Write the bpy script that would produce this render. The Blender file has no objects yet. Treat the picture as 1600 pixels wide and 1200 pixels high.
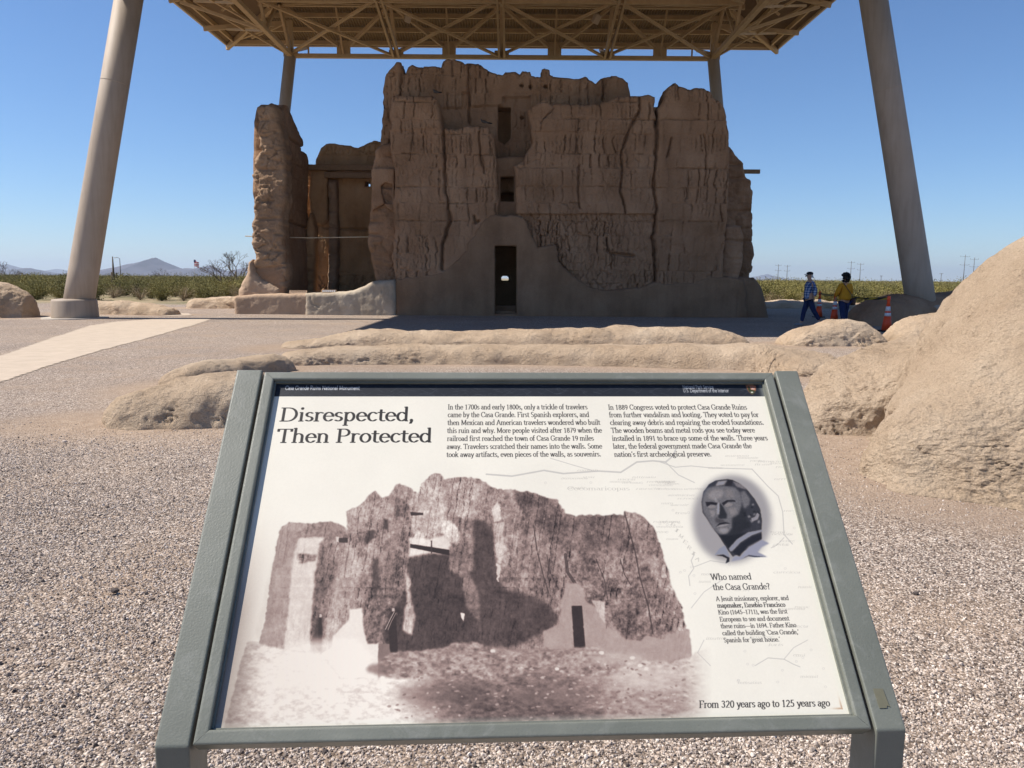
import bpy, bmesh, math, random
import numpy as np
from mathutils import Vector, Matrix, Euler

random.seed(7)
RNG = np.random.default_rng(7)
SC = bpy.context.scene
COL = SC.collection
R_ = math.radians

# ------------------------------------------------------------------ camera
FPX = 1200.0                     # focal length in photograph pixels (1600 wide)
EYE = np.array([0.0, 0.0, 1.5])
_up = np.array([0.00717364, 0.99064566, 0.13627071]); _up /= np.linalg.norm(_up)
_fw = np.array([0, 0, -1.0]); _fw = _fw - (_fw @ _up) * _up; _fw /= np.linalg.norm(_fw)
_rt = np.cross(_fw, _up)
RW = np.array([_rt, _fw, _up])   # camera -> world
cam = bpy.data.cameras.new('camera'); camo = bpy.data.objects.new('camera', cam); COL.objects.link(camo)
cam.sensor_width = 36; cam.lens = 27; cam.clip_start = 0.05; cam.clip_end = 60000
M4 = Matrix.Identity(4)
for i in range(3):
    for j in range(3): M4[i][j] = RW[i][j]
    M4[i][3] = EYE[i]
camo.matrix_world = M4
SC.camera = camo

# ------------------------------------------------------------------ light
SUN_EL = 52.0
SX, SY = -1.0, -0.01            # horizontal direction towards the sun (left, a touch behind the viewer)
_h = math.hypot(SX, SY)
SUN = Vector((SX / _h * math.cos(R_(SUN_EL)), SY / _h * math.cos(R_(SUN_EL)), math.sin(R_(SUN_EL))))
sd = bpy.data.lights.new('sun', 'SUN'); sd.energy = 5.0; sd.angle = R_(0.53); sd.color = (1.0, 0.93, 0.83)
so = bpy.data.objects.new('sun', sd); COL.objects.link(so)
so.rotation_euler = SUN.to_track_quat('Z', 'Y').to_euler(); so.location = (-60, -5, 80)
W = bpy.data.worlds.new('World'); SC.world = W; W.use_nodes = True
nt = W.node_tree; nt.nodes.clear()
sky = nt.nodes.new('ShaderNodeTexSky'); sky.sky_type = 'NISHITA'; sky.sun_disc = False
sky.sun_elevation = R_(SUN_EL); sky.sun_rotation = math.atan2(SUN.x, SUN.y)
sky.altitude = 430; sky.air_density = 1.0; sky.dust_density = 0.0; sky.ozone_density = 10.0
bg = nt.nodes.new('ShaderNodeBackground'); bg.inputs['Strength'].default_value = 0.090
wo = nt.nodes.new('ShaderNodeOutputWorld')
nt.links.new(sky.outputs[0], bg.inputs[0]); nt.links.new(bg.outputs[0], wo.inputs[0])
SC.view_settings.view_transform = 'Standard'; SC.view_settings.look = 'None'
SC.view_settings.exposure = 0.55; SC.view_settings.gamma = 1.0; SC.view_settings.use_curve_mapping = False

# ------------------------------------------------------------------ measuring helpers (photograph pixel -> place)
def ray(px, py):
    return RW @ np.array([(px - 800) / FPX, -(py - 600) / FPX, -1.0])
def G(px, py, z=0.0):
    r = ray(px, py); t = (z - EYE[2]) / r[2]; return EYE + t * r
def Yp(px, py, Y):
    r = ray(px, py); t = Y / r[1]; p = EYE + t * r; return (p[0], p[2])
def Xp(px, py, X):
    r = ray(px, py); t = X / r[0]; p = EYE + t * r; return (p[1], p[2])

# ------------------------------------------------------------------ noise (numpy)
def _hash(ix, iy, iz, seed):
    h = (ix.astype(np.int64) * 374761393 + iy.astype(np.int64) * 668265263 + iz.astype(np.int64) * 2147483647 + seed * 144665) & 0xFFFFFFFF
    h = ((h ^ (h >> 13)) * 1274126177) & 0xFFFFFFFF
    h = ((h ^ (h >> 16)) * 2246822519) & 0xFFFFFFFF
    return ((h ^ (h >> 15)) & 0xFFFFFF) / float(0xFFFFFF)
def vnoise(x, y, z=0.0, seed=0):
    x = np.asarray(x, float); y = np.asarray(y, float); z = np.zeros_like(x) + z
    ix, iy, iz = np.floor(x), np.floor(y), np.floor(z)
    fx, fy, fz = x - ix, y - iy, z - iz
    fx = fx * fx * (3 - 2 * fx); fy = fy * fy * (3 - 2 * fy); fz = fz * fz * (3 - 2 * fz)
    r = 0
    for dx in (0, 1):
        for dy in (0, 1):
            for dz in (0, 1):
                w = (fx if dx else 1 - fx) * (fy if dy else 1 - fy) * (fz if dz else 1 - fz)
                r = r + w * _hash(ix + dx, iy + dy, iz + dz, seed)
    return r * 2 - 1
def fbm(x, y, z=0.0, octv=4, seed=0, gain=0.5):
    a = 1.0; s = 0; f = 1.0; n = 0
    for o in range(octv):
        s = s + a * vnoise(np.asarray(x) * f, np.asarray(y) * f, np.asarray(z) * f, seed + o * 17); n += a; a *= gain; f *= 2.03
    return s / n
def voro(x, y, seed=0, jit=0.9):
    ix, iy = np.floor(x), np.floor(y)
    f1 = np.full(x.shape, 9.0); f2 = np.full(x.shape, 9.0); cid = np.zeros(x.shape)
    z = np.zeros_like(x)
    for dx in (-1, 0, 1):
        for dy in (-1, 0, 1):
            cx, cy = ix + dx, iy + dy
            px = cx + 0.5 + jit * (_hash(cx, cy, z, seed) - 0.5); py = cy + 0.5 + jit * (_hash(cx, cy, z + 5, seed) - 0.5)
            d = np.hypot(x - px, y - py); h = _hash(cx, cy, z + 9, seed)
            nearer = d < f1
            f2 = np.where(nearer, f1, np.minimum(f2, d)); cid = np.where(nearer, h, cid); f1 = np.where(nearer, d, f1)
    return f1, f2, cid
def sstep(a, b, x):
    t = np.clip((x - a) / (b - a), 0, 1); return t * t * (3 - 2 * t)
def seg_dist(px, py, poly, closed=True):
    n = len(poly); best = np.full(px.shape, 1e9); bx = np.zeros_like(px); by = np.zeros_like(py)
    for i in range(n if closed else n - 1):
        ax, ay = poly[i]; cx, cy = poly[(i + 1) % n]; ex, ey = cx - ax, cy - ay; L = ex * ex + ey * ey + 1e-12
        t = np.clip(((px - ax) * ex + (py - ay) * ey) / L, 0, 1); qx, qy = ax + t * ex, ay + t * ey
        d = (px - qx) ** 2 + (py - qy) ** 2; m = d < best
        best = np.where(m, d, best); bx = np.where(m, qx, bx); by = np.where(m, qy, by)
    return np.sqrt(best), bx, by
def inside(px, py, poly):
    r = np.zeros(px.shape, bool); n = len(poly)
    for i in range(n):
        ax, ay = poly[i]; cx, cy = poly[(i + 1) % n]
        if ay == cy: continue
        c = ((ay > py) != (cy > py)) & (px < (cx - ax) * (py - ay) / (cy - ay) + ax); r ^= c
    return r

# ------------------------------------------------------------------ object helpers
def link(name, me, mat=None, parent=None, smooth=False):
    o = bpy.data.objects.new(name, me); COL.objects.link(o)
    if mat is not None: me.materials.append(mat)
    if parent is not None: o.parent = parent
    if smooth: me.polygons.foreach_set('use_smooth', [True] * len(me.polygons))
    return o
def npmesh(name, V, F):
    V = np.asarray(V, np.float32); F = np.asarray(F, np.int32); k = F.shape[1]
    me = bpy.data.meshes.new(name); me.vertices.add(len(V)); me.vertices.foreach_set('co', V.ravel())
    me.loops.add(F.size); me.loops.foreach_set('vertex_index', F.ravel())
    me.polygons.add(len(F)); me.polygons.foreach_set('loop_start', np.arange(0, F.size, k, dtype=np.int32))
    me.update(calc_edges=True); me.validate(); return me
def empty(name, loc, label, cat, group=None, rz=0):
    o = bpy.data.objects.new(name, None); COL.objects.link(o); o.location = loc; o.rotation_euler[2] = rz; o.empty_display_size = .2
    return tag(o, label, cat, group)
def tag(o, label=None, cat=None, group=None, kind=None):
    if label: o['label'] = label
    if cat: o['category'] = cat
    if group: o['group'] = group
    if kind: o['kind'] = kind
    return o
class MB:
    """collects boxes, bars, tubes into one mesh"""
    def __init__(s): s.bm = bmesh.new()
    def box(s, c, size, rot=None, bev=0.0):
        r = bmesh.ops.create_cube(s.bm, size=1.0); vs = r['verts']
        m = Matrix.Diagonal((*size, 1))
        if rot is not None: m = rot.to_4x4() @ m
        m = Matrix.Translation(c) @ m
        bmesh.ops.transform(s.bm, matrix=m, verts=vs)
        if bev > 0:
            ed = list({e for v in vs for e in v.link_edges})
            bmesh.ops.bevel(s.bm, geom=ed, offset=bev, segments=2, profile=.5, affect='EDGES')
        return s
    def bar(s, a, b, w, h, upv=(0, 0, 1), bev=0):
        a = Vector(a); b = Vector(b); d = b - a; L = d.length; d.normalize(); u = Vector(upv)
        if abs(d.dot(u)) > .98: u = Vector((0, 1, 0))
        x = d.cross(u).normalized(); y = x.cross(d).normalized()
        rot = Matrix((x, y, d)).transposed(); return s.box((a + b) / 2, (w, h, L), rot, bev)
    def lathe(s, prof, c=(0, 0, 0), n=24, rot=None, cap=True):
        c = Vector(c); rings = []
        for (r, z) in prof:
            ring = []
            for i in range(n):
                a = 2 * math.pi * i / n; p = Vector((r * math.cos(a), r * math.sin(a), z))
                if rot is not None: p = rot @ p
                ring.append(s.bm.verts.new(p + c))
            rings.append(ring)
        for k in range(len(rings) - 1):
            for i in range(n):
                s.bm.faces.new((rings[k][i], rings[k][(i + 1) % n], rings[k + 1][(i + 1) % n], rings[k + 1][i]))
        if cap:
            s.bm.faces.new(list(reversed(rings[0]))); s.bm.faces.new(rings[-1])
        return s
    def tube(s, pts, r, n=8):
        pts = [Vector(p) for p in pts]; rr = r if hasattr(r, '__len__') else [r] * len(pts); rings = []
        for i, p in enumerate(pts):
            d = (pts[min(i + 1, len(pts) - 1)] - pts[max(i - 1, 0)]).normalized()
            u = Vector((0, 0, 1)) if abs(d.z) < .9 else Vector((1, 0, 0)); x = d.cross(u).normalized(); y = d.cross(x).normalized()
            rings.append([s.bm.verts.new(p + rr[i] * (x * math.cos(2 * math.pi * k / n) + y * math.sin(2 * math.pi * k / n))) for k in range(n)])
        for k in range(len(rings) - 1):
            for i in range(n):
                s.bm.faces.new((rings[k][i], rings[k][(i + 1) % n], rings[k + 1][(i + 1) % n], rings[k + 1][i]))
        s.bm.faces.new(list(reversed(rings[0]))); s.bm.faces.new(rings[-1]); return s
    def build(s, name, mat, parent=None, smooth=False):
        bmesh.ops.recalc_face_normals(s.bm, faces=s.bm.faces)
        me = bpy.data.meshes.new(name); s.bm.to_mesh(me); s.bm.free(); return link(name, me, mat, parent, smooth)

# ------------------------------------------------------------------ materials
def lin(c):
    c = np.array(c, float) / 255.0
    return tuple(np.where(c <= 0.04045, c / 12.92, ((c + 0.055) / 1.055) ** 2.4))
class Mat:
    def __init__(s, name, rough=0.9, spec=0.25, metal=0.0):
        s.m = bpy.data.materials.new(name); s.m.use_nodes = True; s.t = s.m.node_tree; s.n = s.t.nodes; s.l = s.t.links
        s.b = s.n['Principled BSDF']; s.b.inputs['Roughness'].default_value = rough; s.b.inputs['Specular IOR Level'].default_value = spec
        s.b.inputs['Metallic'].default_value = metal; s._co = None
    def add(s, k, **kw):
        n = s.n.new(k)
        for a, v in kw.items(): setattr(n, a, v)
        return n
    def co(s):
        if s._co is None: s._co = s.add('ShaderNodeTexCoord').outputs['Object']
        return s._co
    def noise(s, scale, detail=4, rough=.55, dist=0, stretch=None):
        v = s.co()
        if stretch:
            mp = s.add('ShaderNodeMapping'); mp.inputs['Scale'].default_value = stretch; s.l.new(v, mp.inputs[0]); v = mp.outputs[0]
        n = s.add('ShaderNodeTexNoise'); n.inputs['Scale'].default_value = scale; n.inputs['Detail'].default_value = detail
        n.inputs['Roughness'].default_value = rough; n.inputs['Distortion'].default_value = dist; s.l.new(v, n.inputs['Vector']); return n.outputs['Fac']
    def ramp(s, fac, stops):
        r = s.add('ShaderNodeValToRGB'); e = r.color_ramp.elements
        while len(e) < len(stops): e.new(.5)
        for i, (p, c) in enumerate(stops):
            e[i].position = p; e[i].color = (*c, 1) if hasattr(c, '__len__') else (c, c, c, 1)
        s.l.new(fac, r.inputs[0]); return r.outputs[0]
    def mix(s, f, a, b, mode='MIX'):
        n = s.add('ShaderNodeMix', data_type='RGBA', blend_type=mode)
        for sock, v in ((n.inputs[0], f), (n.inputs[6], a), (n.inputs[7], b)):
            if isinstance(v, (int, float)): sock.default_value = v if sock.type == 'VALUE' else (v, v, v, 1)
            elif isinstance(v, tuple): sock.default_value = (*v, 1)
            else: s.l.new(v, sock)
        return n.outputs[2]
    def math(s, op, a, b=0.0):
        n = s.add('ShaderNodeMath', operation=op)
        for sock, v in ((n.inputs[0], a), (n.inputs[1], b)):
            if isinstance(v, (int, float)): sock.default_value = v
            else: s.l.new(v, sock)
        return n.outputs[0]
    def color(s, c):
        if isinstance(c, tuple): s.b.inputs['Base Color'].default_value = (*c, 1)
        else: s.l.new(c, s.b.inputs['Base Color'])
        return s
    def bump(s, layers):
        prev = None
        for (h, dist, strg) in layers:
            b = s.add('ShaderNodeBump'); b.inputs['Distance'].default_value = dist; b.inputs['Strength'].default_value = strg
            s.l.new(h, b.inputs['Height'])
            if prev: s.l.new(prev, b.inputs['Normal'])
            prev = b.outputs[0]
        s.l.new(prev, s.b.inputs['Normal']); return s

def earth(name, c0, c1, c2, streak=.5, bumps=((30, .02, .8), (110, .006, .7)), big=.7):
    m = Mat(name, .95, .12)
    a = m.ramp(m.noise(big, 6, .6), [(.3, c0), (.5, c1), (.72, c2)])
    st = m.ramp(m.noise(1.6, 4, .6, stretch=(1, 1, .16)), [(.3, (.72, .70, .68)), (.62, (1.04, 1.03, 1.0))])
    a = m.mix(streak, a, st, 'MULTIPLY')
    g = m.ramp(m.noise(42, 5, .7), [(.3, .74), (.7, 1.2)])
    a = m.mix(.75, a, g, 'MULTIPLY')
    m.color(a); m.bump([(m.noise(s_, 5, .65), d_, f_) for (s_, d_, f_) in bumps]); return m.m
M = {}
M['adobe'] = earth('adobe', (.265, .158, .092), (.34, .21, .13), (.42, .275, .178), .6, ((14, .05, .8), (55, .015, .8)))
M['adobe_inner'] = earth('adobe_inner', (.33, .195, .10), (.42, .26, .14), (.49, .315, .185), .6, ((14, .03, .6), (60, .01, .6)))  # adobe made paler and warmer indoors, colour standing in for warm bounced light
M['adobe_pale'] = earth('adobe_pale', (.27, .175, .112), (.34, .23, .152), (.41, .29, .20), .4, ((12, .06, .8), (55, .015, .8)))
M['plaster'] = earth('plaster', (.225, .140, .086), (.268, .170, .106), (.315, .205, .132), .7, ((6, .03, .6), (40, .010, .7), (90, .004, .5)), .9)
M['low_wall'] = earth('low_wall', (.38, .27, .19), (.43, .31, .22), (.48, .36, .265), .4, ((10, .03, .6), (60, .01, .7)), .5)
M['white_plaster'] = earth('white_plaster', (.36, .295, .225), (.44, .37, .29), (.52, .455, .37), .6, ((9, .03, .6), (60, .01, .7)), 1.1)
def mound_mat():
    m = Mat('mound', .95, .1)
    a = m.ramp(m.noise(1.1, 6, .6), [(.3, (.45, .33, .225)), (.5, (.54, .41, .29)), (.72, (.62, .49, .36))])
    g = m.ramp(m.noise(75, 6, .75), [(.28, .66), (.5, .98), (.72, 1.22)])
    a = m.mix(.8, a, g, 'MULTIPLY')
    vo = m.add('ShaderNodeTexVoronoi'); vo.inputs['Scale'].default_value = 48; m.l.new(m.co(), vo.inputs['Vector'])
    m.color(a)
    m.bump([(m.noise(9, 6, .62), .10, .8), (m.noise(30, 6, .72), .045, 1.0), (vo.outputs['Distance'], .012, .6), (m.noise(160, 3, .7), .006, .9)]); return m.m
M['mound'] = mound_mat()
def metal_paint():
    m = Mat('green_grey_paint', .40, .45)
    a = m.ramp(m.noise(5, 6, .6), [(.3, (.132, .140, .118)), (.55, (.157, .165, .140)), (.75, (.195, .202, .172))])
    sp = m.ramp(m.noise(420, 2, .5), [(.27, .55), (.33, 1.0)])
    a = m.mix(.55, a, sp, 'MULTIPLY')
    dust = m.ramp(m.noise(17, 6, .7, 1.2), [(.52, 0.0), (.75, .30)])
    a = m.mix(dust, a, (.33, .33, .31))
    m.color(a); m.bump([(m.noise(300, 3, .6), .0006, .6)]); return m.m
M['paint'] = metal_paint()
def post_paint():
    m = Mat('pillar_paint', .62, .3)
    a = m.ramp(m.noise(.8, 5, .6), [(.3, (.345, .28, .218)), (.7, (.395, .32, .252))])
    a = m.mix(.55, a, m.ramp(m.noise(7, 5, .65, stretch=(1, 1, .07)), [(.32, (.80, .77, .74)), (.55, (1.02, 1.02, 1.02))]), 'MULTIPLY')
    a = m.mix(.5, a, m.ramp(m.noise(38, 4, .7), [(.28, .72), (.36, 1.02)]), 'MULTIPLY')
    m.color(a); m.bump([(m.noise(25, 4, .6), .004, .8)]); return m.m
def plain(name, c, rough=.8, spec=.25, var=.12, sc=8, metal=0, b=None):
    m = Mat(name, rough, spec, metal); c = tuple(c)
    lo = tuple(x * (1 - var) for x in c); hi = tuple(min(1, x * (1 + var)) for x in c)
    m.color(m.ramp(m.noise(sc, 4, .6), [(.3, lo), (.7, hi)]))
    if b: m.bump([(m.noise(b[0], 4, .6), b[1], .8)])
    return m.m
M['pillar'] = post_paint()
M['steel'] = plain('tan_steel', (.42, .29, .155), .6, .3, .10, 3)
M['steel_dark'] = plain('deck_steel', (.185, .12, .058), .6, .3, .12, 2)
M['fascia'] = plain('fascia_paint', (.48, .38, .27), .6, .3, .06, 2)
M['wood'] = plain('old_wood', (.22, .145, .09), .85, .2, .3, 20, b=(60, .006))
M['rod'] = plain('rod', (.5, .42, .30), .5, .4, .1)
M['concrete'] = plain('concrete', (.47, .42, .355), .9, .15, .10, 2.0, b=(120, .004))
M['black'] = plain('black_rubber', (.012, .012, .013), .7, .3, .2)
M['orange'] = plain('orange_plastic', (.72, .075, .018), .5, .4, .08)
M['reflective'] = plain('reflective_white', (.62, .62, .64), .45, .4, .06)
M['pole'] = plain('pole_wood', (.13, .115, .11), .9, .1, .2)
M['twig'] = plain('twig', (.12, .095, .07), .9, .1, .2)
M['rock'] = plain('far_rock', (.105, .10, .125), .95, .05, .25, .004)

# ------------------------------------------------------------------ setting: ground
class Terrain: mounds = []
def make_ground():
    near = np.arange(-30, 30.01, .25)
    far = 30 * np.geomspace(1.03, 400, 46)
    xs = np.concatenate([-far[::-1], near, far])
    ny = np.arange(-4, 50.01, .25); ys = np.concatenate([[-40, -15], ny, 50 * np.geomspace(1.03, 260, 44)])
    X, Y = np.meshgrid(xs, ys); nx, nyy = len(xs), len(ys)
    fade = np.clip(1 - np.hypot(X, Y - 10) / 50, 0, 1)
    Z = 0.018 * fbm(X * .55, Y * .55, 0, 3, 5) * fade
    V = np.stack([X, Y, Z], -1).reshape(-1, 3)
    i = np.arange((nyy - 1) * (nx - 1)); r, c = i // (nx - 1), i % (nx - 1); a = r * nx + c
    F = np.stack([a, a + 1, a + nx + 1, a + nx], -1)
    me = npmesh('ground', V, F)
    # how much of the surface is bare dirt (trampled round the old walls) instead of gravel
    d = np.full(X.shape, 9.0)
    for st in Terrain.mounds:
        for k in range(len(st) - 1):
            dd, _, _ = seg_dist(X, Y, [st[k][:2], st[k + 1][:2]], False)
            d = np.minimum(d, dd - .5 * (st[k][3] + st[k + 1][3]))
    dirt = 1 - sstep(.05, 1.0, d + .35 * fbm(X * 1.3, Y * 1.3, 0, 3, 8))
    scrub = sstep(40, 46, np.hypot(X * .4, Y) + 2 * fbm(X * .3, Y * .3, 0, 3, 2))
    at = me.attributes.new('dirt', 'FLOAT', 'POINT'); at.data.foreach_set('value', dirt.ravel().astype(np.float32))
    at = me.attributes.new('scrub', 'FLOAT', 'POINT'); at.data.foreach_set('value', scrub.ravel().astype(np.float32))
    m = Mat('ground', .95, .15)
    def vor(scale, feat='F1'):
        v = m.add('ShaderNodeTexVoronoi'); v.inputs['Scale'].default_value = scale; v.feature = feat; m.l.new(m.co(), v.inputs['Vector']); return v
    v1 = vor(85)
    sep = m.add('ShaderNodeSeparateColor'); m.l.new(v1.outputs['Color'], sep.inputs[0])
    peb = m.ramp(sep.outputs[0], [(0, (.14, .105, .085)), (.25, (.30, .235, .19)), (.55, (.48, .385, .31)), (.82, (.64, .535, .45)), (1, (.84, .75, .65))])
    gap = m.ramp(v1.outputs['Distance'], [(.25, 1.0), (.75, .30)])
    peb = m.mix(.7, peb, gap, 'MULTIPLY')
    v2 = vor(30); sep2 = m.add('ShaderNodeSeparateColor'); m.l.new(v2.outputs['Color'], sep2.inputs[0])
    peb = m.mix(.45, peb, m.ramp(sep2.outputs[1], [(0, .62), (1, 1.35)]), 'MULTIPLY')
    dirtc = m.ramp(m.noise(6, 6, .65), [(.3, (.33, .24, .17)), (.6, (.42, .32, .235)), (.8, (.49, .385, .29))])
    dirtc = m.mix(.7, dirtc, m.ramp(m.noise(90, 5, .75), [(.3, .6), (.7, 1.25)]), 'MULTIPLY')
    at1 = m.add('ShaderNodeAttribute', attribute_name='dirt'); at2 = m.add('ShaderNodeAttribute', attribute_name='scrub')
    fine = m.ramp(m.noise(60, 4, .7), [(.3, 0.0), (.7, 1.0)])
    patch = m.ramp(m.noise(.9, 6, .7, .6), [(.50, 0.0), (.68, .75)])
    f = m.math('MAXIMUM', at1.outputs['Fac'], patch)
    f = m.math('MULTIPLY', f, m.math('ADD', .55, m.math('MULTIPLY', fine, .45)))
    colr = m.mix(f, peb, dirtc)
    tone = m.ramp(m.noise(.35, 5, .6), [(.3, (.86, .85, .86)), (.7, (1.08, 1.05, 1.02))])
    colr = m.mix(1.0, colr, tone, 'MULTIPLY')
    desert = m.ramp(m.noise(.25, 6, .7), [(.35, (.17, .16, .075)), (.55, (.30, .24, .15)), (.7, (.46, .36, .25))])
    colr = m.mix(at2.outputs['Fac'], colr, desert)
    m.color(colr)
    m.bump([(m.noise(5, 4, .6), .05, .4), (m.math('SUBTRACT', 1.0, v1.outputs['Distance']), .010, .9), (m.noise(140, 4, .7), .006, .8)])
    o = link('ground', me, m.m, None, True); tag(o, kind='structure'); return o

# ------------------------------------------------------------------ low eroded walls and mounds
def catmull(st, n):
    st = np.array(st, float); P = np.vstack([2 * st[0] - st[1], st, 2 * st[-1] - st[-2]]); out = []
    m = len(st) - 1
    for q in np.linspace(0, m - 1e-6, n):
        i = int(q); t = q - i; p0, p1, p2, p3 = P[i:i + 4]
        out.append(.5 * ((2 * p1) + (-p0 + p2) * t + (2 * p0 - 5 * p1 + 4 * p2 - p3) * t * t + (-p0 + 3 * p1 - 3 * p2 + p3) * t ** 3))
    return np.array(out)
def mound(st, label, cell=.06, amp=.05, name='ruined_wall', cat='ruined wall', ends=(True, True), seed=1, shp=(.8, .85), mat='mound', base_amp=.0, group=None):
    """swept eroded wall; st = (x, y, height, half width) along its crest"""
    Terrain.mounds.append(st)
    L = sum(math.hypot(st[i + 1][0] - st[i][0], st[i + 1][1] - st[i][1]) for i in range(len(st) - 1))
    n = max(12, int(L / cell)); S = catmull(st, n)
    S[:, 2:] = np.maximum(S[:, 2:], .02)
    wmax = max(s[3] + s[2] for s in st); k = max(14, int(2.2 * wmax / cell))
    t = np.gradient(S[:, :2], axis=0); t /= np.linalg.norm(t, axis=1)[:, None] + 1e-9
    nrm = np.stack([-t[:, 1], t[:, 0]], -1)
    q = np.linspace(0, 1, n); tap = np.ones(n); arc = q * L
    for e, on in enumerate(ends):
        if on:
            a = arc if e == 0 else L - arc; rr = .55 * (S[0, 3] if e == 0 else S[-1, 3]) + .12
            tap *= np.sqrt(np.clip(1 - (1 - np.clip(a / rr, 0, 1)) ** 2, .0006, 1))
    th = np.linspace(-.12, math.pi + .12, k)
    c, s_ = np.cos(th), np.sin(th)
    off = np.sign(c) * np.abs(c) ** shp[0]; hh = np.sign(s_) * np.abs(s_) ** shp[1]
    O = S[:, None, 3] * tap[:, None] * off[None, :]; Hh = S[:, None, 2] * tap[:, None] * hh[None, :]
    Hh = np.where(hh[None, :] < 0, -.12, Hh)
    O = O + np.sign(off)[None, :] * (.16 + .5 * np.abs(fbm(S[:, None, 0] * 2 + off[None, :], S[:, None, 1] * 2, 3, 2, seed + 31))) * S[:, None, 2] * .55 * tap[:, None] * np.exp(-np.clip(Hh, 0, 9) / .07)
    P = np.stack([S[:, None, 0] + nrm[:, None, 0] * O, S[:, None, 1] + nrm[:, None, 1] * O, Hh], -1)
    du = np.gradient(P, axis=0); dv = np.gradient(P, axis=1); N = np.cross(dv, du); N /= np.linalg.norm(N, axis=2)[..., None] + 1e-9
    N *= np.sign(N[..., 2:3].mean() + 1e-9)
    x, y, z = P[..., 0], P[..., 1], P[..., 2]
    d = amp * (1.3 * fbm(x * 1.7, y * 1.7, z * 2, 3, seed) + .55 * fbm(x * 6, y * 6, z * 6, 4, seed + 3, .6))
    rough = sstep(-.1, .5, fbm(x * .9, y * .9, z * .9, 2, seed + 9)) * (1.15 - sstep(0, 1, z / (S[:, None, 2] + .01)) * .8)
    d = d + amp * .85 * rough * (np.abs(fbm(x * 11, y * 11, z * 16, 4, seed + 5, .65)) * 2 - .7)
    cre = sstep(.93, .99, 1 - np.abs(fbm(x * 4.6, y * 4.6, z * 9, 4, seed + 15, .65))) * sstep(.12, .40, fbm(x * 1.9, y * 1.9, z * 1.9, 2, seed + 16)); d = d - amp * .42 * cre
    d = d + amp * .30 * (np.abs(fbm(x * 17, y * 17, z * 24, 3, seed + 18, .7)) - .3) * (.35 + rough)
    P = P + N * d[..., None]
    idx = np.arange(n * k).reshape(n, k); F = np.stack([idx[:-1, :-1], idx[1:, :-1], idx[1:, 1:], idx[:-1, 1:]], -1).reshape(-1, 4)
    V = P.reshape(-1, 3); org = np.array([st[0][0], st[0][1], 0.0])
    me = npmesh(name, V - org, F); o = link(name, me, M[mat], None, True); o.location = org
    bm = bmesh.new(); bm.from_mesh(me); bmesh.ops.recalc_face_normals(bm, faces=bm.faces)
    if sum(f.normal.z * f.calc_area() for f in bm.faces) < 0: bmesh.ops.reverse_faces(bm, faces=bm.faces)
    bm.to_mesh(me); bm.free()
    return tag(o, label, cat, group)

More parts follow.
